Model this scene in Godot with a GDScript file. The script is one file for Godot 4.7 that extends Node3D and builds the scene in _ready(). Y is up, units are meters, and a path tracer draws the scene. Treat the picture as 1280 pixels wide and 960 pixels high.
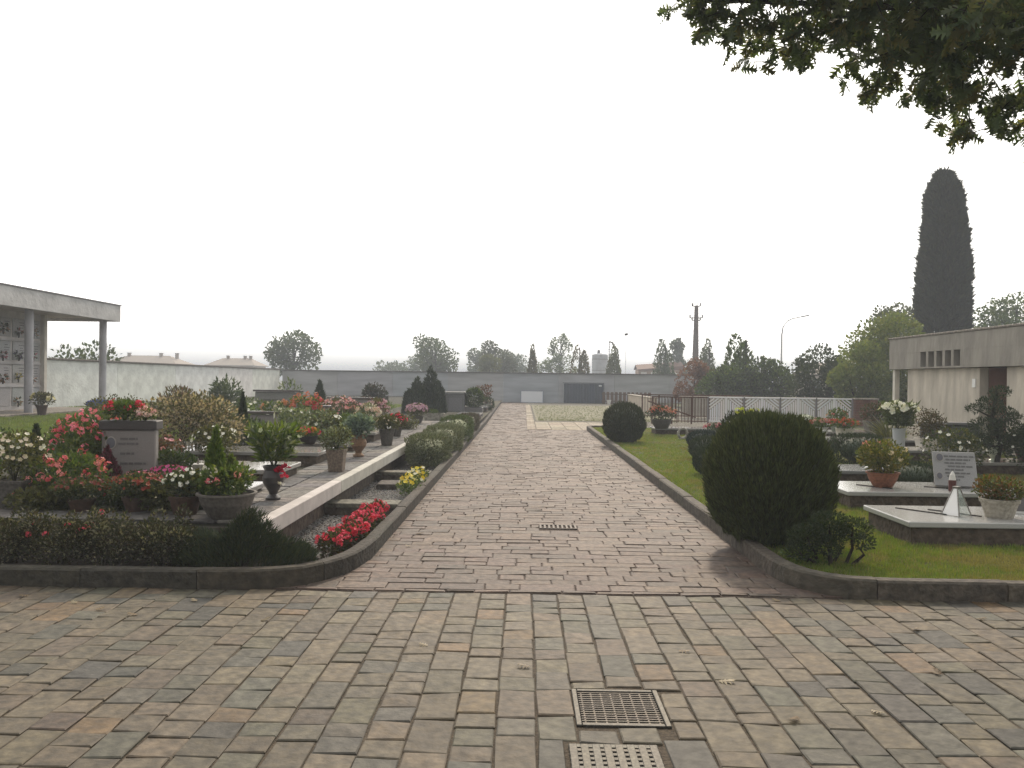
extends Node3D

# ------------------------------------------------------------------ mesh builder
class MB:
	var v := PackedVector3Array()
	var n := PackedVector3Array()
	var c := PackedColorArray()
	var col := Color(0.5, 0.5, 0.5)

	func tri(a: Vector3, b: Vector3, d: Vector3) -> void:
		var m: Vector3 = (d - a).cross(b - a).normalized()
		v.push_back(a); v.push_back(b); v.push_back(d)
		n.push_back(m); n.push_back(m); n.push_back(m)
		c.push_back(col); c.push_back(col); c.push_back(col)

	func quad(a: Vector3, b: Vector3, d: Vector3, e: Vector3) -> void:
		tri(a, b, d); tri(a, d, e)

	# a quad whose front looks towards "out"
	func face(a: Vector3, b: Vector3, d: Vector3, e: Vector3, out: Vector3) -> void:
		if (d - a).cross(b - a).dot(out) >= 0.0:
			quad(a, b, d, e)
		else:
			quad(e, d, b, a)

	func face3(a: Vector3, b: Vector3, d: Vector3, out: Vector3) -> void:
		if (d - a).cross(b - a).dot(out) >= 0.0:
			tri(a, b, d)
		else:
			tri(d, b, a)

	func smooth(a: Vector3, b: Vector3, d: Vector3, na: Vector3, nb: Vector3, nd: Vector3) -> void:
		if (d - a).cross(b - a).dot(na + nb + nd) >= 0.0:
			v.push_back(a); v.push_back(b); v.push_back(d)
			n.push_back(na); n.push_back(nb); n.push_back(nd)
		else:
			v.push_back(d); v.push_back(b); v.push_back(a)
			n.push_back(nd); n.push_back(nb); n.push_back(na)
		c.push_back(col); c.push_back(col); c.push_back(col)

	# box with chamfered edges
	func box(o: Vector3, s: Vector3, bev := 0.0, bs := Basis.IDENTITY) -> void:
		var h: Vector3 = s * 0.5
		if bev <= 0.0:
			for ax in 3:
				for sg in [-1.0, 1.0]:
					var u := Vector3.ZERO; var w := Vector3.ZERO; var k := Vector3.ZERO
					k[ax] = h[ax] * sg; u[(ax + 1) % 3] = h[(ax + 1) % 3]; w[(ax + 2) % 3] = h[(ax + 2) % 3]
					face(o + bs * (k - u - w), o + bs * (k + u - w), o + bs * (k + u + w), o + bs * (k - u + w), bs * k)
			return
		var i: Vector3 = h - Vector3(bev, bev, bev)
		for ax in 3:
			var b1 := (ax + 1) % 3; var b2 := (ax + 2) % 3
			for sg in [-1.0, 1.0]:
				var k := Vector3.ZERO; k[ax] = h[ax] * sg
				var u := Vector3.ZERO; u[b1] = i[b1]
				var w := Vector3.ZERO; w[b2] = i[b2]
				face(o + bs * (k - u - w), o + bs * (k + u - w), o + bs * (k + u + w), o + bs * (k - u + w), bs * k)
			for s1 in [-1.0, 1.0]:
				for s2 in [-1.0, 1.0]:
					var p := Vector3.ZERO; p[b1] = h[b1] * s1; p[b2] = i[b2] * s2
					var q := Vector3.ZERO; q[b1] = i[b1] * s1; q[b2] = h[b2] * s2
					var l := Vector3.ZERO; l[ax] = i[ax]
					face(o + bs * (p - l), o + bs * (p + l), o + bs * (q + l), o + bs * (q - l), bs * (p + q))
		for sx in [-1.0, 1.0]:
			for sy in [-1.0, 1.0]:
				for sz in [-1.0, 1.0]:
					var g := Vector3(sx, sy, sz)
					face3(o + bs * (Vector3(h.x, i.y, i.z) * g), o + bs * (Vector3(i.x, h.y, i.z) * g), o + bs * (Vector3(i.x, i.y, h.z) * g), bs * g)

	func tube(p: Array, r: Array, seg := 6, cap := true) -> void:
		var rings := []
		for k in p.size():
			var t: Vector3
			if k == 0: t = p[1] - p[0]
			elif k == p.size() - 1: t = p[k] - p[k - 1]
			else: t = p[k + 1] - p[k - 1]
			t = t.normalized()
			var s: Vector3 = t.cross(Vector3(0.31, 0.2, 0.93) if absf(t.y) > 0.8 else Vector3.UP).normalized()
			var u: Vector3 = s.cross(t)
			var ring := []
			for j in seg:
				var a := TAU * j / seg
				ring.append(s * cos(a) + u * sin(a))
			rings.append(ring)
		for k in p.size() - 1:
			for j in seg:
				var j2 := (j + 1) % seg
				var n0: Vector3 = rings[k][j]; var n1: Vector3 = rings[k][j2]
				var n2: Vector3 = rings[k + 1][j2]; var n3: Vector3 = rings[k + 1][j]
				var a: Vector3 = p[k] + n0 * r[k]; var b: Vector3 = p[k] + n1 * r[k]
				var d: Vector3 = p[k + 1] + n2 * r[k + 1]; var e: Vector3 = p[k + 1] + n3 * r[k + 1]
				smooth(a, b, d, n0, n1, n2); smooth(a, d, e, n0, n2, n3)
		if cap:
			for k in [0, p.size() - 1]:
				var o: Vector3 = (p[0] - p[1]) if k == 0 else (p[k] - p[k - 1])
				for j in seg:
					face3(p[k], p[k] + rings[k][j] * r[k], p[k] + rings[k][(j + 1) % seg] * r[k], o)

	# profile of (radius, height)
	func lathe(pr: Array, o: Vector3, seg := 20) -> void:
		for k in pr.size() - 1:
			var p0: Vector2 = pr[k]; var p1: Vector2 = pr[k + 1]
			var dd: Vector2 = p1 - p0
			var nn := Vector2(dd.y, -dd.x).normalized()
			for j in seg:
				var a0 := TAU * j / seg; var a1 := TAU * (j + 1) / seg
				var c0 := Vector3(cos(a0), 0, sin(a0)); var c1 := Vector3(cos(a1), 0, sin(a1))
				var m0: Vector3 = c0 * nn.x + Vector3.UP * nn.y; var m1: Vector3 = c1 * nn.x + Vector3.UP * nn.y
				var a: Vector3 = o + c0 * p0.x + Vector3.UP * p0.y; var b: Vector3 = o + c1 * p0.x + Vector3.UP * p0.y
				var d: Vector3 = o + c1 * p1.x + Vector3.UP * p1.y; var e: Vector3 = o + c0 * p1.x + Vector3.UP * p1.y
				if p0.x > 0.0001: smooth(a, b, d, m0, m1, m1)
				if p1.x > 0.0001: smooth(a, d, e, m0, m1, m0)

	# a folded leaf: base p, along d, width across s
	func leaf(p: Vector3, d: Vector3, s: Vector3, ln: float, w: float) -> void:
		var u: Vector3 = d.cross(s).normalized()
		var m: Vector3 = p + d * (ln * 0.45)
		var t: Vector3 = p + d * ln - u * (ln * 0.12)
		var a: Vector3 = m + s * (w * 0.5) + u * (w * 0.18); var b: Vector3 = m - s * (w * 0.5) + u * (w * 0.18)
		tri(p, a, t); tri(p, t, b)

	# flat ellipsoid, closed
	func ball(o: Vector3, r: Vector3, seg := 12, rings := 8) -> void:
		for i in rings:
			var t0 := PI * i / rings; var t1 := PI * (i + 1) / rings
			for j in seg:
				var a0 := TAU * j / seg; var a1 := TAU * (j + 1) / seg
				var q := [Vector3(sin(t0) * cos(a0), cos(t0), sin(t0) * sin(a0)), Vector3(sin(t0) * cos(a1), cos(t0), sin(t0) * sin(a1)), Vector3(sin(t1) * cos(a1), cos(t1), sin(t1) * sin(a1)), Vector3(sin(t1) * cos(a0), cos(t1), sin(t1) * sin(a0))]
				var nr := []
				for k in q: nr.append((k / r).normalized())
				if i > 0: smooth(o + q[0] * r, o + q[1] * r, o + q[2] * r, nr[0], nr[1], nr[2])
				if i < rings - 1: smooth(o + q[0] * r, o + q[2] * r, o + q[3] * r, nr[0], nr[2], nr[3])

	func mesh() -> ArrayMesh:
		var a := []
		a.resize(Mesh.ARRAY_MAX)
		a[Mesh.ARRAY_VERTEX] = v; a[Mesh.ARRAY_NORMAL] = n; a[Mesh.ARRAY_COLOR] = c
		var m := ArrayMesh.new()
		m.add_surface_from_arrays(Mesh.PRIMITIVE_TRIANGLES, a)
		return m

# ------------------------------------------------------------------ state and small helpers
var M := {}
var used := {}
var rng := RandomNumberGenerator.new()

func numbered(s: String) -> String:
	if not used.has(s):
		used[s] = 0
		return s
	used[s] += 1
	return "%s_%03d" % [s, used[s]]

func rf(a: float, b: float) -> float: return rng.randf_range(a, b)
func rdir() -> Vector3:
	var z := rf(-1, 1); var a := rf(0, TAU); var r := sqrt(1 - z * z)
	return Vector3(r * cos(a), z, r * sin(a))

func thing(called: String, label: String, category: String, at := Vector3.ZERO, turn := 0.0, group := "") -> Node3D:
	var o := Node3D.new()
	o.name = numbered(called); add_child(o)
	o.position = at; o.rotation.y = turn
	o.set_meta("label", label); o.set_meta("category", category)
	if group != "": o.set_meta("group", group)
	return o

func setting(called: String, label := "") -> Node3D:
	var o := Node3D.new()
	o.name = numbered(called); add_child(o); o.set_meta("kind", "structure")
	if label != "": o.set_meta("label", label)
	return o

func part(called: String, mb: MB, mat: String, parent: Node3D, label := "") -> MeshInstance3D:
	var o := MeshInstance3D.new()
	o.mesh = mb.mesh(); o.material_override = M[mat]
	if parent == self:
		o.name = numbered(called)
	else:
		var key := "%d/%s" % [parent.get_instance_id(), called]
		if used.has(key):
			used[key] += 1; o.name = "%s_%03d" % [called, used[key]]
		else:
			used[key] = 0; o.name = called
	parent.add_child(o, true)
	if label != "": o.set_meta("label", label)
	return o

func jit(k: Color, a: float) -> Color:
	var f := rf(1 - a, 1 + a)
	return Color(k.r * f * rf(0.95, 1.05), k.g * f, k.b * f * rf(0.95, 1.05))

func bx(called: String, o: Vector3, s: Vector3, k: Color, mat: String, parent: Node3D, bev := 0.0, bs := Basis.IDENTITY) -> MeshInstance3D:
	var mb := MB.new(); mb.col = k; mb.box(o, s, bev, bs)
	return part(called, mb, mat, parent)

# ------------------------------------------------------------------ textures and materials
func noise_tex(sd: int, size: int, freq: float, oct: int, lo: float, hi: float, warm := 0.0, pw := 1.0) -> ImageTexture:
	var f := FastNoiseLite.new()
	f.seed = sd; f.frequency = freq; f.fractal_octaves = oct; f.noise_type = FastNoiseLite.TYPE_SIMPLEX_SMOOTH
	var im := f.get_seamless_image(size, size)
	im.convert(Image.FORMAT_L8)
	var src := im.get_data()
	var out := PackedByteArray(); out.resize(size * size * 3)
	for i in size * size:
		var t := lo + (hi - lo) * pow(src[i] / 255.0, pw)
		out[i * 3] = int(clampf(t, 0, 1) * 255)
		out[i * 3 + 1] = int(clampf(t * (1 - warm * 0.4), 0, 1) * 255)
		out[i * 3 + 2] = int(clampf(t * (1 - warm), 0, 1) * 255)
	var r := Image.create_from_data(size, size, false, Image.FORMAT_RGB8, out)
	return ImageTexture.create_from_image(r)

func normal_tex(sd: int, size: int, freq: float, oct: int, strength: float) -> ImageTexture:
	var f := FastNoiseLite.new()
	f.seed = sd; f.frequency = freq; f.fractal_octaves = oct
	var im := f.get_seamless_image(size, size)
	im.convert(Image.FORMAT_RGBA8)
	im.bump_map_to_normal_map(strength)
	return ImageTexture.create_from_image(im)

func mat(called: String, rough: float, tex: Texture2D = null, scale := Vector3.ONE, nt: Texture2D = null, back := 0.0, metal := 0.0, nstr := 1.0) -> StandardMaterial3D:
	var m := StandardMaterial3D.new()
	m.resource_name = called
	m.vertex_color_use_as_albedo = true
	m.roughness = rough; m.metallic = metal
	if tex:
		m.albedo_texture = tex; m.uv1_triplanar = true; m.uv1_world_triplanar = true; m.uv1_scale = scale
	if nt:
		m.normal_enabled = true; m.normal_texture = nt; m.normal_scale = nstr
		m.uv1_triplanar = true; m.uv1_world_triplanar = true; m.uv1_scale = scale
	if back > 0.0:
		m.backlight_enabled = true; m.backlight = Color(back, back, back * 0.7)
	m.cull_mode = BaseMaterial3D.CULL_DISABLED
	M[called] = m
	return m

func make_materials() -> void:
	var fine := noise_tex(3, 512, 0.02, 6, 0.55, 0.95, 0.06)
	var finen := normal_tex(4, 512, 0.035, 6, 6.0)
	var speck := noise_tex(7, 512, 0.16, 3, 0.35, 1.15, 0.0)
	var blot := noise_tex(9, 512, 0.008, 6, 0.86, 1.03, 0.03)
	var streak := noise_tex(12, 512, 0.02, 5, 0.6, 1.05, 0.05)
	var cleft := normal_tex(17, 512, 0.012, 5, 5.0)
	mat("stone", 0.7, fine, Vector3.ONE * 1.1, cleft, 0, 0, 0.8)
	mat("path_stone", 0.7, fine, Vector3.ONE * 1.3, cleft, 0, 0, 0.7)
	mat("mortar", 0.95, fine, Vector3.ONE * 3.0, finen)
	mat("concrete", 0.85, fine, Vector3.ONE * 0.9, finen, 0, 0, 0.8)
	mat("plaster", 0.9, blot, Vector3.ONE * 0.33, finen, 0, 0, 0.25)
	mat("streaked", 0.9, noise_tex(31, 512, 0.015, 4, 0.84, 1.02, 0.03), Vector3(0.3, 0.08, 0.3), finen, 0, 0, 0.2)
	mat("banded", 0.9, noise_tex(33, 512, 0.01, 4, 0.82, 1.02, 0.0), Vector3(0.05, 0.3, 0.05))
	mat("smooth_concrete", 0.75, blot, Vector3.ONE * 0.8)
	mat("granite", 0.1, speck, Vector3.ONE * 3.2)
	mat("rough_granite", 0.6, speck, Vector3.ONE * 3.0, finen, 0, 0, 0.4)
	mat("gravel", 0.95, speck, Vector3.ONE * 3.5, normal_tex(21, 512, 0.12, 3, 12.0))
	mat("soil", 0.95, fine, Vector3.ONE * 2.0, finen, 0, 0, 1.5)
	mat("ground", 0.95, blot, Vector3.ONE * 0.25, finen)
	mat("leaf", 0.5, null, Vector3.ONE, null, 0.95)
	mat("oak_leaf", 0.5, null, Vector3.ONE, null, 1.0)
	mat("needle", 0.7, null, Vector3.ONE, null, 0.5)
	mat("petal", 0.6, null, Vector3.ONE, null, 0.7)
	mat("bark", 0.9, streak, Vector3(5, 1.0, 5), finen)
	mat("plain_stone", 0.85)
	mat("paint", 0.45)
	mat("plastic", 0.35)
	mat("clay", 0.75, fine, Vector3.ONE * 2.5)
	mat("iron", 0.55, fine, Vector3.ONE * 4, null, 0, 0.6)
	mat("steel", 0.3, fine, Vector3.ONE * 3, null, 0, 0.9)
	mat("tile", 0.8, blot, Vector3.ONE * 0.5)
	var g := StandardMaterial3D.new()
	g.resource_name = "glass"; g.albedo_color = Color(0.85, 0.92, 0.9, 0.25); g.roughness = 0.02
	g.transparency = BaseMaterial3D.TRANSPARENCY_ALPHA
	M["glass"] = g

# ------------------------------------------------------------------ foliage kit
const GREEN := [Color(0.0798, 0.1232, 0.0362), Color(0.058, 0.0943, 0.0319), Color(0.1087, 0.145, 0.0435)]
const DARK := [Color(0.033, 0.051, 0.024), Color(0.045, 0.066, 0.027), Color(0.057, 0.075, 0.036)]
const LIME := [Color(0.125, 0.175, 0.0375), Color(0.175, 0.2125, 0.05), Color(0.1, 0.15, 0.0375)]
const SILVER := [Color(0.16, 0.2, 0.14), Color(0.1, 0.13, 0.09), Color(0.24, 0.27, 0.2)]
const OLIVE := [Color(0.091, 0.0975, 0.039), Color(0.065, 0.0715, 0.0286), Color(0.117, 0.117, 0.052)]
const RUSTY := [Color(0.12, 0.055, 0.035), Color(0.09, 0.05, 0.03), Color(0.07, 0.06, 0.03)]

func leaves(mb: MB, blobs: Array, count: int, ln: float, w: float, cols: Array, up := 0.3, shell := 0.4) -> void:
	var wt := PackedFloat32Array(); var tot := 0.0
	for b in blobs:
		var r: Vector3 = b[1]
		tot += pow(r.x * r.y * r.z, 0.667); wt.push_back(tot)
	for i in count:
		var pick := rng.randf() * tot
		var k := 0
		while k < blobs.size() - 1 and wt[k] < pick: k += 1
		var d := rdir()
		var f := 1.0 - shell * rng.randf() * rng.randf() + rf(-0.05, 0.07)
		var p: Vector3 = blobs[k][0] + d * (blobs[k][1] as Vector3) * f
		var ld: Vector3 = (d + Vector3.UP * up + rdir() * 0.75).normalized()
		var s: Vector3 = ld.cross(rdir()).normalized()
		var z := rf(0.7, 1.25)
		mb.col = jit(cols[rng.randi() % cols.size()], 0.2)
		mb.leaf(p, ld, s, ln * z, w * z)

func cone_leaves(mb: MB, o: Vector3, h: float, r: float, count: int, ln: float, w: float, cols: Array, pw := 1.0, belly := 0.15) -> void:
	for i in count:
		var t := 1.0 - sqrt(rng.randf())
		if rng.randf() < 0.3: t = rng.randf()
		var rr := r * pow(1.0 - t, pw) * minf(1.0, 0.6 + t / belly * 0.4)
		var a := rf(0, TAU)
		rr *= 1.0 + 0.1 * sin(a * 3 + t * 9.0) + 0.07 * sin(a * 7 - t * 23.0)
		var q := Vector3(cos(a), 0, sin(a))
		var p: Vector3 = o + q * (rr * (1.0 - 0.3 * rng.randf() * rng.randf())) + Vector3.UP * (h * t)
		var ld: Vector3 = (q * 0.5 + Vector3.UP * 0.9 + rdir() * 0.45).normalized()
		var s: Vector3 = ld.cross(rdir()).normalized()
		var z := rf(0.7, 1.3)
		mb.col = jit(cols[rng.randi() % cols.size()], 0.2)
		mb.leaf(p - ld * ln * 0.4, ld, s, ln * z, w * z)

func blossom(mb: MB, p: Vector3, nr: Vector3, r: float, k: Color, petals := 5) -> void:
	var s: Vector3 = nr.cross(Vector3(0.3, 0.1, 0.9)).normalized()
	var u: Vector3 = s.cross(nr)
	var a0 := rf(0, TAU)
	for i in petals:
		var a := a0 + TAU * i / petals
		var d: Vector3 = (s * cos(a) + u * sin(a) + nr * 0.35).normalized()
		var e: Vector3 = (s * -sin(a) + u * cos(a)).normalized()
		mb.col = jit(k, 0.15)
		var m: Vector3 = p + d * (r * 0.65)
		var wd := r * 0.42
		mb.quad(p, m + e * wd, p + d * r, m - e * wd)

func pompon(mb: MB, p: Vector3, r: float, k: Color, count := 16) -> void:
	for i in count:
		var d := rdir(); d.y = absf(d.y) * 0.9 + 0.1 * d.y
		d = d.normalized()
		var s := d.cross(rdir()).normalized()
		mb.col = jit(k, 0.2)
		mb.leaf(p + d * r * 0.2, d, s, r * rf(0.7, 1.0), r * 0.6)

# flowers over the top of a mound: kind disc, pompon or cluster
func flowers(mb: MB, o: Vector3, rad: Vector3, count: int, r: float, cols: Array, kind: String, low := 0.1) -> void:
	for i in count:
		var d := rdir()
		d.y = lerpf(low, 1.0, rng.randf()); d = d.normalized()
		var p: Vector3 = o + d * rad * rf(0.93, 1.1)
		var k: Color = cols[rng.randi() % cols.size()]
		if kind == "disc":
			blossom(mb, p, (d + rdir() * 0.5 + Vector3(0, 0.2, 0.3)).normalized(), r * rf(0.7, 1.1), k)
		elif kind == "pompon":
			pompon(mb, p, r * rf(0.7, 1.1), k)
		else:
			for j in 7:
				var e := rdir()
				blossom(mb, p + e * r * 0.75, e, r * 0.55, k, 4)

func pot(kind: String, r: float, h: float, k: Color, m: String, parent: Node3D) -> void:
	var mb := MB.new(); mb.col = k
	var so := MB.new(); so.col = Color(0.03, 0.022, 0.015)
	match kind:
		"round":
			mb.lathe([Vector2(0, 0), Vector2(r * 0.68, 0), Vector2(r * 0.94, h * 0.8), Vector2(r, h * 0.8), Vector2(r * 1.03, h * 0.97), Vector2(r * 1.0, h), Vector2(r * 0.88, h), Vector2(r * 0.85, h * 0.85)], Vector3.ZERO, 20)
			so.lathe([Vector2(r * 0.87, h * 0.88), Vector2(0, h * 0.92)], Vector3.ZERO, 16)
		"bowl":
			mb.lathe([Vector2(0, 0), Vector2(r * 0.55, 0), Vector2(r * 0.62, h * 0.1), Vector2(r * 0.86, h * 0.55), Vector2(r * 0.95, h * 0.9), Vector2(r * 1.03, h * 0.92), Vector2(r * 1.03, h), Vector2(r * 0.92, h), Vector2(r * 0.85, h * 0.8)], Vector3.ZERO, 28)
			so.lathe([Vector2(r * 0.89, h * 0.88), Vector2(0, h * 0.94)], Vector3.ZERO, 16)
		"urn":
			mb.lathe([Vector2(0, 0), Vector2(r * 0.6, 0), Vector2(r * 0.62, h * 0.06), Vector2(r * 0.32, h * 0.16), Vector2(r * 0.4, h * 0.24), Vector2(r * 0.85, h * 0.5), Vector2(r * 0.9, h * 0.66), Vector2(r * 0.72, h * 0.86), Vector2(r * 0.9, h * 0.98), Vector2(r * 0.86, h), Vector2(r * 0.66, h * 0.9)], Vector3.ZERO, 22)
			so.lathe([Vector2(r * 0.7, h * 0.9), Vector2(0, h * 0.93)], Vector3.ZERO, 14)
		"vase":
			mb.lathe([Vector2(0, 0), Vector2(r * 0.8, 0), Vector2(r * 0.86, h * 0.03), Vector2(r * 0.84, h * 0.5), Vector2(r * 0.95, h * 0.95), Vector2(r, h), Vector2(r * 0.9, h), Vector2(r * 0.82, h * 0.8)], Vector3.ZERO, 20)
			so.lathe([Vector2(r * 0.86, h * 0.86), Vector2(0, h * 0.86)], Vector3.ZERO, 14)
		"square", "trough":
			var ln := 2.6 if kind == "trough" else 1.0
			var b := r * 0.8; var t := r
			var q := [Vector2(-1, -1), Vector2(1, -1), Vector2(1, 1), Vector2(-1, 1)]
			for i in 4:
				var p0: Vector2 = q[i]; var p1: Vector2 = q[(i + 1) % 4]
				var ou := Vector3(p0.x + p1.x, 0, p0.y + p1.y)
				var L := Vector3(ln, 1, 1)
				mb.face(Vector3(p0.x * b, 0, p0.y * b) * L, Vector3(p1.x * b, 0, p1.y * b) * L, Vector3(p1.x * t, h * 0.88, p1.y * t) * L, Vector3(p0.x * t, h * 0.88, p0.y * t) * L, ou)
				var t2 := r * 1.07
				mb.face(Vector3(p0.x * t, h * 0.88, p0.y * t) * L, Vector3(p1.x * t, h * 0.88, p1.y * t) * L, Vector3(p1.x * t2, h * 0.89, p1.y * t2) * L, Vector3(p0.x * t2, h * 0.89, p0.y * t2) * L, Vector3.DOWN)
				mb.face(Vector3(p0.x * t2, h * 0.89, p0.y * t2) * L, Vector3(p1.x * t2, h * 0.89, p1.y * t2) * L, Vector3(p1.x * t2, h, p1.y * t2) * L, Vector3(p0.x * t2, h, p0.y * t2) * L, ou)
				var t3 := r * 0.9
				mb.face(Vector3(p0.x * t2, h, p0.y * t2) * L, Vector3(p1.x * t2, h, p1.y * t2) * L, Vector3(p1.x * t3, h, p1.y * t3) * L, Vector3(p0.x * t3, h, p0.y * t3) * L, Vector3.UP)
				mb.face(Vector3(p0.x * t3, h, p0.y * t3) * L, Vector3(p1.x * t3, h, p1.y * t3) * L, Vector3(p1.x * t3, h * 0.85, p1.y * t3) * L, Vector3(p0.x * t3, h * 0.85, p0.y * t3) * L, -ou)
			mb.face(Vector3(-b * ln, 0, -b), Vector3(b * ln, 0, -b), Vector3(b * ln, 0, b), Vector3(-b * ln, 0, b), Vector3.DOWN)
			var y := h * 0.93; var t4 := r * 0.895
			so.face(Vector3(-t4 * ln, y, -t4), Vector3(t4 * ln, y, -t4), Vector3(t4 * ln, y, t4), Vector3(-t4 * ln, y, t4), Vector3.UP)
	var o := part("pot", mb, m, parent)
	part("soil", so, "soil", o)

# pt = [kind, radius, height, colour, material] or [];  fo = [shape, radius, height, count, leaf, width, colours];  fl = [count, size, colours, kind]
func plant(called: String, label: String, category: String, at: Vector3, pt: Array, fo: Array, fl: Array = [], group := "", turn := 0.0) -> Node3D:
	var t := thing(called, label, category, at, turn, group)
	var y := 0.0
	if pt.size() > 0:
		pot(pt[0], pt[1], pt[2], pt[3], pt[4], t); y = pt[2] * 0.9
	var r: float = fo[1]; var h: float = fo[2]
	var f := MB.new(); var st := MB.new()
	st.col = Color(0.05, 0.05, 0.025)
	var mt := "leaf"
	var o := Vector3(0, y + h * 0.5, 0); var rad := Vector3(r, h * 0.5, r)
	for i in 7:
		var a := rf(0, TAU); var q := Vector3(cos(a) * r * 0.5, h * rf(0.45, 0.8), sin(a) * r * 0.5)
		st.tube([Vector3(0, y - 0.01, 0), Vector3(q.x * 0.5, y + q.y * 0.6, q.z * 0.5), Vector3(q.x, y + q.y, q.z)], [0.007, 0.005, 0.003], 4, false)
	match fo[0]:
		"mound":
			var bl := [[o, rad]]
			for i in 6:
				var d := rdir(); bl.append([o + d * rad * 0.55, rad * rf(0.35, 0.6)])
			leaves(f, bl, fo[3], fo[4], fo[5], fo[6], 0.4, 0.8)
		"ball":
			leaves(f, [[o, rad]], fo[3], fo[4], fo[5], fo[6], 0.2, 0.5)
		"cone":
			f.col = fo[6][0]
			cone_leaves(f, Vector3(0, y, 0), h, r, fo[3], fo[4], fo[5], fo[6]); mt = "needle"
		"spire":
			for q in [Vector3.ZERO, Vector3(r * 0.45, 0, r * 0.2), Vector3(-r * 0.4, 0, -r * 0.2)]:
				cone_leaves(f, q + Vector3(0, y, 0), h * (1.0 if q == Vector3.ZERO else rf(0.75, 0.92)), r * 0.72, fo[3] / 3, fo[4], fo[5], fo[6], 0.5)
			mt = "needle"
		"spray":
			for i in fo[3]:
				var a := rf(0, TAU); var tl := rf(0.1, 1.0)
				var d := Vector3(cos(a) * tl, rf(0.5, 1.1), sin(a) * tl).normalized()
				var s := d.cross(Vector3.UP + rdir() * 0.3).normalized()
				f.col = jit(fo[6][rng.randi() % fo[6].size()], 0.2)
				var b := Vector3(cos(a), 0, sin(a)) * r * 0.15 + Vector3(0, y, 0)
				var L := h * rf(0.6, 1.1)
				var m := b + d * L * 0.6
				var e := (d + Vector3(cos(a), -0.5, sin(a)) * 0.5).normalized()
				var w: float = fo[5]
				f.quad(b - s * w * 0.3, b + s * w * 0.3, m + s * w * 0.5, m - s * w * 0.5)
				f.tri(m - s * w * 0.5, m + s * w * 0.5, m + e * L * 0.5)
		"upright":
			for i in fo[3]:
				var a := rf(0, TAU); var q := sqrt(rng.randf()) * r; var yy := h * rf(0.15, 1.0)
				var p := Vector3(cos(a) * q * (0.4 + 0.6 * yy / h), y + yy, sin(a) * q * (0.4 + 0.6 * yy / h))
				var d := (Vector3(cos(a) * 0.5, 0.6, sin(a) * 0.5) + rdir() * 0.6).normalized()
				f.col = jit(fo[6][rng.randi() % fo[6].size()], 0.2)
				f.leaf(p, d, d.cross(rdir()).normalized(), fo[4] * rf(0.7, 1.2), fo[5])
	part("stems", st, "bark", t)
	part("foliage", f, mt, t)
	if fl.size() > 0:
		if at.x < 0: fl[0] = int(fl[0] * 1.4)
		var b := MB.new()
		if fo[0] == "upright" or fo[0] == "spray":
			flowers(b, Vector3(0, y + h * 0.75, 0), Vector3(r, h * 0.35, r), fl[0], fl[1], fl[2], fl[3], -0.1)
		elif fo[0] == "cone":
			flowers(b, Vector3(0, y + h * 0.4, 0), Vector3(r * 0.8, h * 0.45, r * 0.8), fl[0], fl[1], fl[2], fl[3], -0.2)
		else:
			flowers(b, o, rad, fl[0], fl[1], fl[2], fl[3], 0.0)
		part("blossoms", b, "petal", t)
	return t

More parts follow.
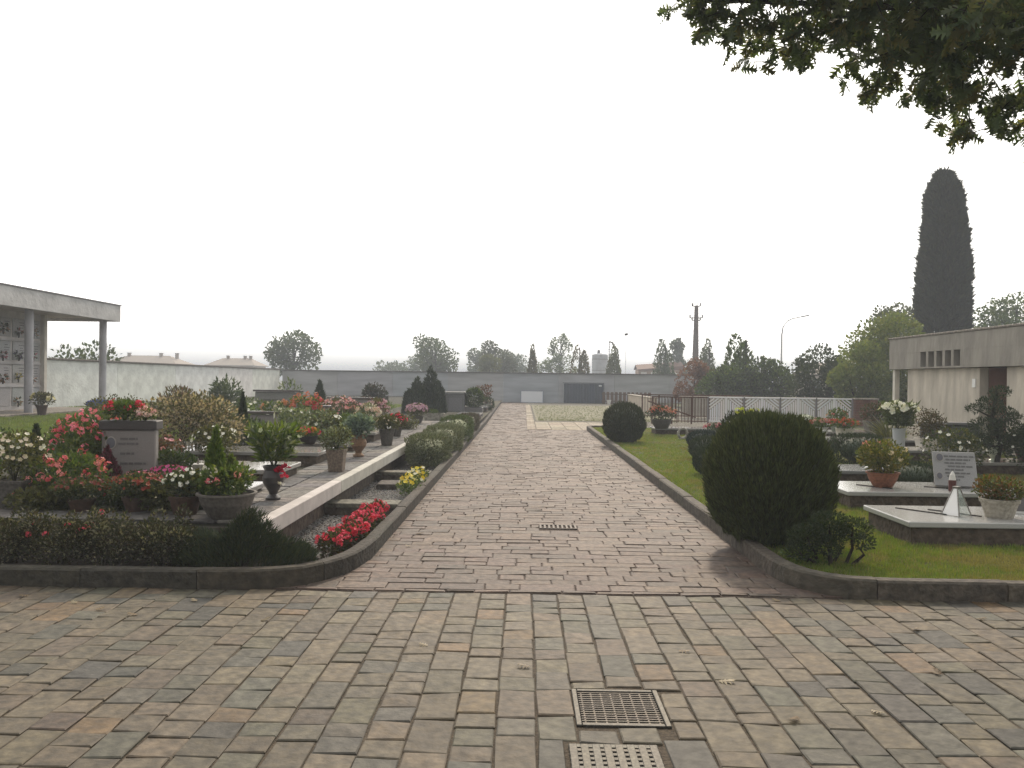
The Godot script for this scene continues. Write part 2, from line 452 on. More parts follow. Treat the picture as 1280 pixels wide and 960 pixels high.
# tree: trunk, limbs, crown of leaf clumps
func tree(called: String, label: String, x: float, z: float, top: float, wide: float, kind: String, cols: Array, count := 2600, leaf := 0.3, group := "", base := 0.0) -> Node3D:
	var t := thing(called, label, "tree", Vector3(x, base, z), rf(0, TAU), group)
	top -= base
	var tr := MB.new(); tr.col = Color(0.06, 0.05, 0.04)
	var cr := MB.new()
	if kind == "round":
		var hb := top * 0.28
		tr.tube([Vector3.ZERO, Vector3(0.05, hb, 0), Vector3(-0.05, top * 0.6, 0.05), Vector3(0, top * 0.85, 0)], [wide * 0.05, wide * 0.04, wide * 0.025, 0.02], 8)
		var bl := []
		for i in 16:
			var d := rdir()
			var q := Vector3(d.x * wide * 0.36, top * 0.62 + d.y * top * 0.28, d.z * wide * 0.36)
			var r := wide * rf(0.12, 0.22)
			bl.append([q, Vector3(r, r * 0.8, r)])
			tr.tube([Vector3(0, hb + (q.y - hb) * 0.3, 0), q * Vector3(0.5, 0, 0.5) + Vector3(0, lerpf(hb, q.y, 0.75), 0), q], [wide * 0.018, wide * 0.012, 0.01], 5, false)
		bl.append([Vector3(0, top * 0.6, 0), Vector3(wide * 0.3, top * 0.25, wide * 0.3)])
		leaves(cr, bl, count, leaf, leaf * 0.7, cols, 0.1, 0.9)
	elif kind == "column":
		tr.tube([Vector3.ZERO, Vector3(0, top * 0.5, 0), Vector3(0, top * 0.95, 0)], [wide * 0.06, wide * 0.04, 0.01], 7)
		for i in 3:
			var a := rf(0, TAU); var q := Vector3(cos(a), 0, sin(a)) * wide * 0.14
			cone_leaves(cr, q * 1.5 + Vector3(0, top * 0.06, 0), top * (0.94 if i == 0 else rf(0.72, 0.92)), wide * (0.42 if i == 0 else 0.36), count / 3, leaf * rf(0.9, 1.3), leaf * 0.55, cols, 0.55)
	elif kind == "sparse":
		tr.tube([Vector3.ZERO, Vector3(0.1, top * 0.5, 0), Vector3(0, top * 0.98, 0)], [wide * 0.04, wide * 0.025, 0.01], 7)
		var bl := []
		for i in 26:
			var hh := rf(0.3, 0.97)
			var sp := wide * (0.5 - 0.42 * pow(hh, 2.5))
			var q := Vector3(rf(-1, 1) * sp, top * hh, rf(-1, 1) * sp)
			bl.append([q, Vector3(0.7, 1.2, 0.7) * wide * rf(0.08, 0.15)])
			tr.tube([Vector3(0, q.y * 0.75, 0), q], [wide * 0.014, 0.01], 4, false)
		leaves(cr, bl, count, leaf, leaf * 0.7, cols, 0.2, 1.0)
	elif kind == "bush":
		var bl := []
		for i in 14:
			var d := rdir()
			var q := Vector3(d.x * wide * 0.32, top * 0.5 + d.y * top * 0.34, d.z * wide * 0.32)
			var r := wide * rf(0.14, 0.24)
			bl.append([q, Vector3(r, minf(r, top * 0.25), r)])
			tr.tube([Vector3(d.x * 0.1, 0, d.z * 0.1), q * Vector3(0.6, 0.55, 0.6), q], [wide * 0.02, wide * 0.014, 0.01], 5, false)
		bl.append([Vector3(0, top * 0.48, 0), Vector3(wide * 0.38, top * 0.44, wide * 0.38)])
		leaves(cr, bl, count, leaf, leaf * 0.7, cols, 0.3, 0.7)
	part("trunk", tr, "bark", t)
	part("crown", cr, "leaf", t)
	return t

# ------------------------------------------------------------------ paving
func paver(mb: MB, x0: float, x1: float, z0: float, z1: float, y: float, dep := 0.03, bev := 0.006, j := 0.005) -> void:
	var q := [Vector2(x0, z0), Vector2(x1, z0), Vector2(x1, z1), Vector2(x0, z1)]
	var ctr := Vector2((x0 + x1) * 0.5, (z0 + z1) * 0.5)
	var top := []; var mid := []; var bot := []
	for p in q:
		var k: Vector2 = p + Vector2(rf(-j, j), rf(-j, j))
		var inn: Vector2 = k + (ctr - k).normalized() * bev * 1.5
		var yy := y + rf(-0.005, 0.005)
		top.append(Vector3(inn.x, yy, inn.y)); mid.append(Vector3(k.x, yy - bev * rf(0.5, 1.0), k.y)); bot.append(Vector3(k.x, y - dep, k.y))
	mb.face(top[0], top[1], top[2], top[3], Vector3.UP)
	for i in 4:
		var i2 := (i + 1) % 4
		var o: Vector3 = mid[i] + mid[i2] - Vector3(ctr.x * 2, 2 * y, ctr.y * 2); o.y = 0
		mb.face(top[i], top[i2], mid[i2], mid[i], o + Vector3.UP * 0.2)
		mb.face(mid[i], mid[i2], bot[i2], bot[i], o)

func in_view(x: float, z: float) -> bool:
	return z < -3.35 and absf(x) < -z * 0.64

func lay(parent: Node3D, list: Array, cols: Array, y: float, most: int, called: String, mt := "stone") -> void:
	# list of [x0, x1, z0, z1]; those that show largest become single pieces
	var order := []
	for i in list.size():
		var a: Array = list[i]
		var cx: float = (a[0] + a[1]) * 0.5; var cz: float = (a[2] + a[3]) * 0.5
		var s: float = (a[1] - a[0]) * absf(a[3] - a[2]) / pow(maxf(-cz, 0.5), 3.0) if in_view(cx, cz) else 0.0
		order.append([s, i])
	order.sort_custom(func(p, q): return p[0] > q[0])
	var rest := MB.new()
	for k in order.size():
		var a: Array = list[order[k][1]]
		var base: Color = cols[rng.randi() % cols.size()]
		if k < most:
			var mb := MB.new(); mb.col = jit(base, 0.18)
			paver(mb, a[0], a[1], a[2], a[3], y)
			part(called, mb, mt, parent)
		else:
			rest.col = jit(base, 0.18)
			paver(rest, a[0], a[1], a[2], a[3], y)
	if rest.v.size() > 0:
		var o := part(called + "s", rest, mt, parent)
		o.set_meta("kind", "stuff")

func sheet(called: String, x0: float, x1: float, z0: float, z1: float, y: float, k: Color, mt: String, parent: Node3D, cells := 1, bump := 0.0) -> MeshInstance3D:
	var mb := MB.new(); mb.col = k
	var f := FastNoiseLite.new(); f.seed = 5; f.frequency = 0.35
	for i in cells:
		for j in cells:
			var xa := lerpf(x0, x1, float(i) / cells); var xb := lerpf(x0, x1, float(i + 1) / cells)
			var za := lerpf(z0, z1, float(j) / cells); var zb := lerpf(z0, z1, float(j + 1) / cells)
			mb.face(Vector3(xa, y + bump * f.get_noise_2d(xa, za), za), Vector3(xb, y + bump * f.get_noise_2d(xb, za), za), Vector3(xb, y + bump * f.get_noise_2d(xb, zb), zb), Vector3(xa, y + bump * f.get_noise_2d(xa, zb), zb), Vector3.UP)
	return part(called, mb, mt, parent)

func build_paving() -> void:
	var gr := sheet("ground", -900, 900, -1500, 200, -0.3, Color(0.12, 0.11, 0.06), "ground", self)
	gr.set_meta("kind", "structure")
	# near cross path: columns of slabs that run along the path
	var pv := setting("pavement", "tan and grey split stone slabs laid in columns in the foreground")
	sheet("mortar", -40, 40, -6.24, 30, -0.009, Color(0.12, 0.098, 0.07), "mortar", pv)
	var list := []
	var x := -7.2
	while x < 7.2:
		var w := rf(0.178, 0.205)
		var z := -6.225 + rf(0, 0.005)
		var off := rf(-0.02, 0.02)
		while z < 1.0:
			var l := rf(0.13, 0.21) if rng.randf() < 0.62 else rf(0.21, 0.36)
			var r := [x + 0.005, x + w - 0.005, z + 0.0025, z + l - 0.0025]
			for d in [Rect2(0.26, -4.32, 0.45, 0.47), Rect2(0.2, -3.67, 0.42, 0.46)]:
				if r[1] > r[0] and r[3] > r[2] and d.intersects(Rect2(r[0], r[2], r[1] - r[0], r[3] - r[2])):
					# cut the slab along the frame on its less covered side
					var cut := [[d.position.x - r[0], 0], [r[1] - d.end.x, 1], [d.position.y - r[2], 2], [r[3] - d.end.y, 3]]
					cut.sort_custom(func(p, q): return p[0] > q[0])
					var side: int = cut[0][1]
					if side == 0: r[1] = d.position.x - 0.006
					elif side == 1: r[0] = d.end.x + 0.006
					elif side == 2: r[3] = d.position.y - 0.006
					else: r[2] = d.end.y + 0.006
			if r[1] - r[0] > 0.07 and r[3] - r[2] > 0.05: list.append(r)
			z += l
		x += w
	lay(pv, list, [Color(0.17, 0.14, 0.095), Color(0.16, 0.138, 0.095), Color(0.15, 0.13, 0.088), Color(0.18, 0.147, 0.095), Color(0.14, 0.13, 0.085), Color(0.155, 0.128, 0.088), Color(0.155, 0.135, 0.095), Color(0.205, 0.145, 0.08), Color(0.112, 0.108, 0.086), Color(0.14, 0.112, 0.078), Color(0.18, 0.155, 0.112), Color(0.122, 0.117, 0.083), Color(0.165, 0.14, 0.095), Color(0.095, 0.094, 0.082), Color(0.19, 0.16, 0.11), Color(0.128, 0.128, 0.098)], 0.0, 300, "stone")
	# the long path: rows of narrower stones across it
	var pt := setting("path", "long straight path of pinkish brown stones laid in cross rows")
	sheet("mortar", -2.0, 2.4, -60, -6.26, -0.009, Color(0.13, 0.10, 0.085), "mortar", pt)
	list = []
	var z2 := -6.275
	while z2 > -59.4:
		var d := rf(0.145, 0.185)
		var xa := -1.9 if z2 > -6.9 else (-1.42 if z2 > -25 else -1.6)
		var xb := 2.35 if z2 > -6.9 else (2.15 if z2 > -26.9 else 0.12)
		if z2 > -6.32: d = 0.06
		x = xa - rf(0, 0.2)
		while x < xb:
			var l := rf(0.19, 0.31) if rng.randf() < 0.6 else rf(0.3, 0.46)
			var hit := Rect2(0.19, -9.2, 0.40, 0.2).intersects(Rect2(x, z2 - d, l, d))
			var wob := rf(-0.012, 0.012)
			if hit:
				if 0.19 - x > 0.06: list.append([x + 0.005, 0.183, z2 - d + 0.005, z2 - 0.005])
				if x + l - 0.595 > 0.06: list.append([0.597, x + l - 0.005, z2 - d + 0.005, z2 - 0.005])
			elif z2 - d > -60.0: list.append([x + 0.0035, minf(x + l, xb + 0.1) - 0.0035, z2 - d + 0.003 + wob * 0.6, z2 - 0.003 + wob * 0.6])
			x += l
		z2 -= d
	lay(pt, list, [Color(0.172, 0.125, 0.102), Color(0.19, 0.141, 0.116), Color(0.158, 0.116, 0.096), Color(0.141, 0.105, 0.088), Color(0.2, 0.151, 0.124), Color(0.176, 0.127, 0.096), Color(0.153, 0.108, 0.09), Color(0.13, 0.1, 0.084)], 0.0, 300, "stone", "path_stone")
	# yard at the far end with pale concrete tiles and a worn turf patch
	var yd := setting("yard", "pale gravelly yard in front of the far wall")
	sheet("gravel_surface", 0.1, 16, -60, -26.95, -0.004, Color(0.36, 0.33, 0.27), "gravel", yd)
	list = []
	for i in 7:
		for j in 10:
			list.append([0.42 + i * 0.5 + 0.01, 0.42 + i * 0.5 + 0.49, -27.0 - j * 0.5 - 0.49, -27.0 - j * 0.5 - 0.01])
	for j in 53:
		list.append([0.125, 0.405, -27.0 - j * 0.5 - 0.49, -27.0 - j * 0.5 - 0.01])
	lay(yd, list, [Color(0.55, 0.49, 0.41), Color(0.52, 0.46, 0.38), Color(0.58, 0.53, 0.45)], 0.008, 300, "tile", "concrete")
	sheet("turf", 0.5, 6.5, -53.5, -33, 0.004, Color(0.24, 0.235, 0.165), "ground", yd)

# kerb along a polyline, cut into stones
func kerb(called: String, label: String, pts: Array, wid: float, top: float, k: Color) -> void:
	var o := setting(called, label)
	var c2 := Curve3D.new(); c2.bake_interval = 0.05
	for p in pts: c2.add_point(Vector3(p.x, 0, p.y))
	var L := c2.get_baked_length(); var s := 0.0
	while s < L - 0.05:
		var ln := minf(rf(0.85, 1.05), L - s)
		var m := MB.new(); m.col = jit(k, 0.12)
		var steps := 1 if ln < 0.2 else 5
		var prev := []
		var yt := top + rf(-0.006, 0.006)
		for i in steps + 1:
			var d := s + 0.004 + (ln - 0.008) * i / steps
			var p := c2.sample_baked(d); var p2 := c2.sample_baked(minf(d + 0.03, L)); var p1 := c2.sample_baked(maxf(d - 0.03, 0))
			var t := (p2 - p1).normalized(); var r := Vector3(-t.z, 0, t.x)
			var h := wid * 0.5; var bv := 0.015
			var sec := [p - r * h + Vector3(0, -0.2, 0), p - r * h + Vector3(0, yt - bv, 0), p - r * (h - bv) + Vector3(0, yt, 0), p + r * (h - bv) + Vector3(0, yt, 0), p + r * h + Vector3(0, yt - bv, 0), p + r * h + Vector3(0, -0.2, 0)]
			if i > 0:
				for q in 5:
					var ou: Vector3 = [-r, -r + Vector3.UP, Vector3.UP, r + Vector3.UP, r][q]
					m.face(prev[q], prev[q + 1], sec[q + 1], sec[q], ou)
			if i == 0 or i == steps:
				var ou: Vector3 = -t if i == 0 else t
				m.face(sec[0], sec[1], sec[4], sec[5], ou); m.face(sec[1], sec[2], sec[3], sec[4], ou)
			prev = sec
		part("kerb_stone", m, "concrete", o)
		s += ln

func grass(called: String, label: String, area: Callable, count: int, box: Rect2, y: float, h: float, cols: Array) -> void:
	var mb := MB.new(); mb.col = Color.WHITE
	for i in 6:
		var a := TAU * i / 6.0 + 0.3; var d := Vector3(cos(a), 0, sin(a))
		var b := d * 0.012; var s := Vector3(-d.z, 0, d.x) * 0.0035
		var lean := 0.35 + 0.5 * ((i * 37) % 10) / 10.0
		var t := b + d * lean * 0.6 * 0.05 + Vector3.UP * 0.05 * (0.75 + 0.05 * i)
		mb.tri(b - s, b + s, t)
	var mm := MultiMesh.new()
	mm.transform_format = MultiMesh.TRANSFORM_3D; mm.use_colors = true; mm.mesh = mb.mesh()
	var xs := []; var cs := []
	var pn := FastNoiseLite.new(); pn.seed = 77; pn.frequency = 0.9
	while xs.size() < count:
		# more tufts where the lawn is close to the path corner
		var p := Vector2(rf(box.position.x, box.end.x), box.end.y - box.size.y * pow(rng.randf(), 1.8))
		if not area.call(p): continue
		var sc := h / 0.05 * rf(0.6, 1.3)
		xs.append(Transform3D(Basis(Vector3.UP, rf(0, TAU)).scaled(Vector3(sc * 1.3, sc, sc * 1.3)), Vector3(p.x, y, p.y)))
		var dry := pn.get_noise_2d(p.x, p.y) + rf(-0.12, 0.12)
		cs.append(jit(cols[cols.size() - 1] if dry > 0.22 else cols[rng.randi() % cols.size()], 0.25))
	mm.instance_count = xs.size()
	for i in xs.size():
		mm.set_instance_transform(i, xs[i]); mm.set_instance_color(i, cs[i])
	var o := MultiMeshInstance3D.new()
	o.multimesh = mm; o.material_override = M["leaf"]; o.name = numbered(called); add_child(o)
	o.set_meta("kind", "stuff"); o.set_meta("label", label); o.set_meta("category", "grass")

func build_terrain() -> void:
	kerb("kerb", "weathered grey kerb, colour darkened for hedge shade, curving round the flower terrace on the left", [Vector2(-10, -6.27), Vector2(-2.3, -6.27), Vector2(-1.95, -6.30), Vector2(-1.72, -6.42), Vector2(-1.54, -6.66), Vector2(-1.43, -7.0), Vector2(-1.39, -7.5), Vector2(-1.39, -30), Vector2(-1.62, -58)], 0.12, 0.14, Color(0.085, 0.075, 0.06))  # weathered grey, with the shade of the overhanging hedge put into the colour
	kerb("kerb", "weathered grey kerb along the lawn on the right", [Vector2(3.6, -27.5), Vector2(2.25, -27.4), Vector2(2.12, -27.2), Vector2(2.12, -7.2), Vector2(2.14, -6.75), Vector2(2.26, -6.45), Vector2(2.5, -6.3), Vector2(2.8, -6.27), Vector2(10, -6.27)], 0.13, 0.14, Color(0.15, 0.135, 0.11))
	# left: flower bed behind the front kerb, raised terrace, far left lawn
	var s: MeshInstance3D
	s = sheet("flower_bed", -10, -1.95, -6.95, -6.3, 0.085, Color(0.045, 0.034, 0.024), "soil", self, 14, 0.03); s.set_meta("kind", "structure")
	s = sheet("flower_bed", -1.955, -1.6, -6.95, -6.58, 0.084, Color(0.045, 0.034, 0.024), "soil", self, 3, 0.02); s.set_meta("kind", "structure")
	s = sheet("gravel_bed", -2.5, -1.43, -24.5, -6.95, 0.0, Color(0.30, 0.29, 0.27), "gravel", self, 20, 0.02); s.set_meta("kind", "structure")
	var tl := setting("terrace", "raised ground of the terrace behind the pale edge beam")
	sheet("earth", -18, -2.3, -60, -6.98, 0.33, Color(0.055, 0.055, 0.03), "soil", tl, 30, 0.02)
	sheet("earth", -2.31, -1.5, -58, -24.6, 0.16, Color(0.12, 0.11, 0.07), "soil", tl)
	bx("retaining_wall", Vector3(-6.2, 0.14, -6.99), Vector3(7.7, 0.38, 0.08), Color(0.2, 0.18, 0.16), "concrete", tl)
	var list := []
	var x0t := 0.0
	var z := -7.04
	while z > -24.2:
		var d := rf(0.27, 0.31)
		list.append([-2.96, -2.62, z - d + 0.008, z - 0.008]); list.append([-2.605, -2.265, z - d + 0.008, z - 0.008])
		z -= d
	x0t = -5.3
	while x0t < -3.0:
		var wt := rf(0.4, 0.5)
		list.append([x0t, minf(x0t + wt, -2.97) - 0.012, -7.47, -7.05]); x0t += wt
	var wk := setting("walkway", "strip of grey stone slabs on the terrace edge")
	sheet("mortar", -2.98, -2.26, -24.3, -7.03, 0.352, Color(0.05, 0.045, 0.04), "mortar", wk)
	lay(wk, list, [Color(0.20, 0.20, 0.205), Color(0.24, 0.235, 0.235), Color(0.16, 0.16, 0.17), Color(0.27, 0.26, 0.25)], 0.372, 300, "slab", "concrete")
	# pale edge beam on a low wall
	var eb := thing("edge_wall", "long pale concrete edge beam on a low wall beside the gravel beds", "wall", Vector3(-2.2, 0, -15.6))
	z = 8.7
	while z > -8.7:
		var ln := 2.9
		bx("beam", Vector3(0, 0.315, z - ln * 0.5), Vector3(0.12, 0.15, ln - 0.008), jit(Color(0.5, 0.49, 0.46), 0.03), "smooth_concrete", eb, 0.008)
		bx("wall_block", Vector3(-0.15, 0.08, z - ln * 0.5), Vector3(0.1, 0.36, ln - 0.012), jit(Color(0.2, 0.16, 0.13), 0.1), "concrete", eb, 0.004)
		z -= ln
	# concrete dividers between the gravel beds
	var n := 0
	for a in [[-9.75, 0.34, "wide grey concrete divider behind the red begonias"], [-13.0, 0.3, "grey concrete divider behind the yellow pansies"], [-16.6, 0.26, "concrete divider hidden among the sage hedges"]]:
		var t := thing("bed_divider", a[2], "divider", Vector3(-1.87, 0.04, a[0]), 0, "dividers of the gravel beds")
		bx("top_slab", Vector3(0, 0.085, 0), Vector3(0.85, 0.05, a[1]), jit(Color(0.25, 0.235, 0.2), 0.08), "concrete", t, 0.006)
		bx("foot", Vector3(0, -0.03, 0), Vector3(0.84, 0.18, a[1] - 0.03), Color(0.2, 0.18, 0.15), "concrete", t)
	for a in [[-1.95, -12.1, "flat stone block lying in the gravel behind the yellow pansies"]]:
		var t := thing("stone_block", a[2], "block", Vector3(a[0], -0.03, a[1]), rf(-0.05, 0.05))
		bx("block", Vector3(0, 0.06, 0), Vector3(0.3, 0.12, 0.5), Color(0.16, 0.145, 0.13), "concrete", t, 0.012)
	# loose pebbles on the gravel
	var pb := MB.new(); pb.col = Color.WHITE; pb.ball(Vector3.ZERO, Vector3(1, 0.6, 0.8), 6, 4)
	var mm := MultiMesh.new(); mm.transform_format = MultiMesh.TRANSFORM_3D; mm.use_colors = true; mm.mesh = pb.mesh(); mm.instance_count = 9000
	for i in 9000:
		var sc := rf(0.008, 0.02)
		mm.set_instance_transform(i, Transform3D(Basis(Vector3.UP, rf(0, TAU)).scaled(Vector3.ONE * sc), Vector3(rf(-2.3, -1.47), rf(0.0, 0.008), -7.0 - 8.0 * pow(rng.randf(), 1.2))))
		mm.set_instance_color(i, jit([Color(0.19, 0.185, 0.175), Color(0.13, 0.13, 0.13), Color(0.25, 0.24, 0.23), Color(0.16, 0.14, 0.12)][i % 4], 0.2))
	var pm := MultiMeshInstance3D.new(); pm.multimesh = mm; pm.material_override = M["plain_stone"]; pm.name = numbered("pebbles"); add_child(pm)
	pm.set_meta("kind", "stuff"); pm.set_meta("label", "grey pebbles of the gravel beds left of the path"); pm.set_meta("category", "gravel")
	# right lawn
	var rl := setting("lawn", "lawn right of the path with the grave slabs")
	sheet("turf", 2.3, 30, -27.4, -6.6, 0.085, Color(0.10, 0.12, 0.035), "soil", rl, 40, 0.02)
	sheet("turf", 2.16, 2.302, -27.4, -6.75, 0.085, Color(0.10, 0.12, 0.035), "soil", rl)
	sheet("turf", 2.55, 30, -6.602, -6.32, 0.085, Color(0.10, 0.12, 0.035), "soil", rl)
	sheet("turf", 9.5, 40, -60, -27.4, 0.085, Color(0.10, 0.11, 0.04), "soil", rl)
	var lawn := func(p: Vector2) -> bool:
		if p.x > 3.66 and p.x < 6.4 and p.y > -9.1 and p.y < -7.9: return false
		if p.y < -27.2 and p.x < 3.5: return false
		return p.x > 2.2 and p.x < -p.y * 0.66 + 0.5 and not (p.x < 2.55 and p.y > -6.6)
	grass("lawn_grass", "short green grass of the lawn right of the path", lawn, 95000, Rect2(2.18, -27, 11, 20.65), 0.08, 0.042, [Color(0.17, 0.25, 0.035), Color(0.14, 0.21, 0.03), Color(0.22, 0.27, 0.05), Color(0.25, 0.23, 0.08)])
	var ll := func(p: Vector2) -> bool:
		return p.x > p.y * 0.66 - 0.5
	grass("terrace_grass", "green grass in front of the pale left wall", ll, 26000, Rect2(-17.5, -40, 12, 24), 0.33, 0.07, [Color(0.16, 0.23, 0.04), Color(0.13, 0.2, 0.035), Color(0.18, 0.23, 0.05)])
	var tp := func(p: Vector2) -> bool: return true
	grass("turf_grass", "thin dull grass of the patch before the far wall", tp, 3000, Rect2(0.6, -53, 5.6, 19.8), 0.0, 0.05, [Color(0.17, 0.19, 0.11), Color(0.2, 0.2, 0.13), Color(0.15, 0.18, 0.1)])

# ------------------------------------------------------------------ drains and fallen leaves
func build_drains() -> void:
	var t := thing("drain_cover", "steel grid drain cover set among the slabs, upper of two", "drain cover", Vector3(0.485, 0, -4.085))
	var W := 0.44; var D := 0.45
	bx("pit", Vector3(0, -0.028, 0), Vector3(W, 0.02, D), Color(0.05, 0.045, 0.04), "soil", t)
	for s in [-1, 1]:
		bx("frame_bar", Vector3(s * (W * 0.5 - 0.012), -0.006, 0), Vector3(0.026, 0.02, D), Color(0.11, 0.11, 0.1), "iron", t, 0.003)
		bx("frame_bar", Vector3(0, -0.0065, s * (D * 0.5 - 0.012)), Vector3(W - 0.054, 0.02, 0.026), Color(0.105, 0.105, 0.095), "iron", t, 0.003)
	for i in 15:
		bx("grid_bar", Vector3(0, -0.0085, -D * 0.5 + 0.035 + i * 0.027), Vector3(W - 0.054, 0.013, 0.013), jit(Color(0.10, 0.095, 0.085), 0.12), "iron", t, 0.002)
	for i in 8:
		bx("grid_bar", Vector3(-W * 0.5 + 0.045 + i * 0.05, -0.0105, 0), Vector3(0.008, 0.013, D - 0.054), Color(0.12, 0.105, 0.09), "iron", t)
	t = thing("drain_cover", "cast drain grate with rows of square holes at the bottom edge", "drain cover", Vector3(0.41, 0, -3.44))
	W = 0.4
	bx("pit", Vector3(0, -0.029, 0), Vector3(W, 0.016, 0.44), Color(0.02, 0.02, 0.02), "soil", t)
	for i in 8:
		bx("grate_bar", Vector3(-W * 0.5 + 0.024 + i * (W - 0.048) / 7.0, -0.006, 0), Vector3(0.036, 0.02, 0.44), jit(Color(0.11, 0.11, 0.10), 0.08), "iron", t, 0.003)
	for i in 11:
		bx("grate_bar", Vector3(0, -0.0075, -0.204 + i * 0.0408), Vector3(W - 0.01, 0.02, 0.025 if i % 10 else 0.034), jit(Color(0.105, 0.105, 0.095), 0.08), "iron", t, 0.002)
	t = thing("drain_cover", "small dark slotted drain in the middle of the path", "drain cover", Vector3(0.39, 0, -9.1))
	bx("pit", Vector3(0, -0.03, 0), Vector3(0.40, 0.014, 0.22), Color(0.03, 0.025, 0.02), "soil", t)
	for i in 9:
		bx("grate_bar", Vector3(-0.19 + i * 0.0475, -0.004, 0), Vector3(0.024, 0.016, 0.22), Color(0.07, 0.055, 0.048), "iron", t, 0.002)
	for s in [-1, 1]:
		bx("frame_bar", Vector3(0, -0.0055, s * 0.105), Vector3(0.40, 0.016, 0.015), Color(0.07, 0.055, 0.048), "iron", t)

func oak_leaf(mb: MB, p: Vector3, d: Vector3, s: Vector3, L: float) -> void:
	# pointed lobes on both sides of a midrib
	var u := d.cross(s).normalized()
	var rib := [0.0, 0.22, 0.36, 0.52, 0.66, 0.8]
	var lobe := [[0.08, 0.30, 0.30], [0.28, 0.52, 0.46], [0.50, 0.78, 0.42], [0.70, 0.97, 0.26]]
	for sg in [-1.0, 1.0]:
		for l in lobe:
			var b0: Vector3 = p + d * (l[0] * L); var b1: Vector3 = p + d * ((l[0] + 0.19) * L)
			var tip: Vector3 = p + d * (l[1] * L) + s * (sg * l[2] * L) + u * (l[2] * L * 0.22)
			var wst: Vector3 = p + d * ((l[0] + 0.24) * L) + s * (sg * 0.17 * L) + u * 0.03 * L
			mb.tri(b0, tip, wst); mb.tri(b0, wst, b1)
	mb.tri(p + d * (0.85 * L) - s * 0.08 * L, p + d * (0.85 * L) + s * 0.08 * L, p + d * (1.08 * L))
	mb.tri(p + d * (0.08 * L), p + d * (0.95 * L) + s * 0.15 * L, p + d * (0.95 * L) - s * 0.15 * L)
	mb.tri(p - d * 0.25 * L, p + s * 0.012 * L, p - s * 0.012 * L)

func build_fallen() -> void:
	var spots := [[-3.55, -5.95], [-3.1, -5.75], [-2.9, -5.6], [-2.55, -5.5], [-2.3, -5.85], [-1.7, -5.4], [-0.55, -4.95], [0.06, -4.62], [1.33, -4.0], [1.72, -4.1], [0.93, -4.95], [2.6, -5.5], [3.1, -5.72], [-1.05, -7.9], [-1.1, -8.55], [1.05, -4.45], [1.9, -6.1], [2.3, -4.6]]
	for a in spots:
		var t := MB.new(); t.col = jit([Color(0.26, 0.2, 0.12), Color(0.2, 0.14, 0.075), Color(0.34, 0.29, 0.2)][rng.randi() % 3], 0.15)
		var an := rf(0, TAU); var d := Vector3(cos(an), 0.12, sin(an)).normalized(); var s := d.cross(Vector3.UP).normalized()
		oak_leaf(t, Vector3(0, 0.004, 0), d, (s + Vector3.UP * rf(-0.1, 0.25)).normalized(), rf(0.06, 0.095))
		var o := part("fallen_leaf", t, "leaf", self)
		o.position = Vector3(a[0], 0.004, a[1])
		o.set_meta("label", "small dry oak leaf lying on the stone paving"); o.set_meta("category", "leaf"); o.set_meta("group", "fallen leaves on the paving")

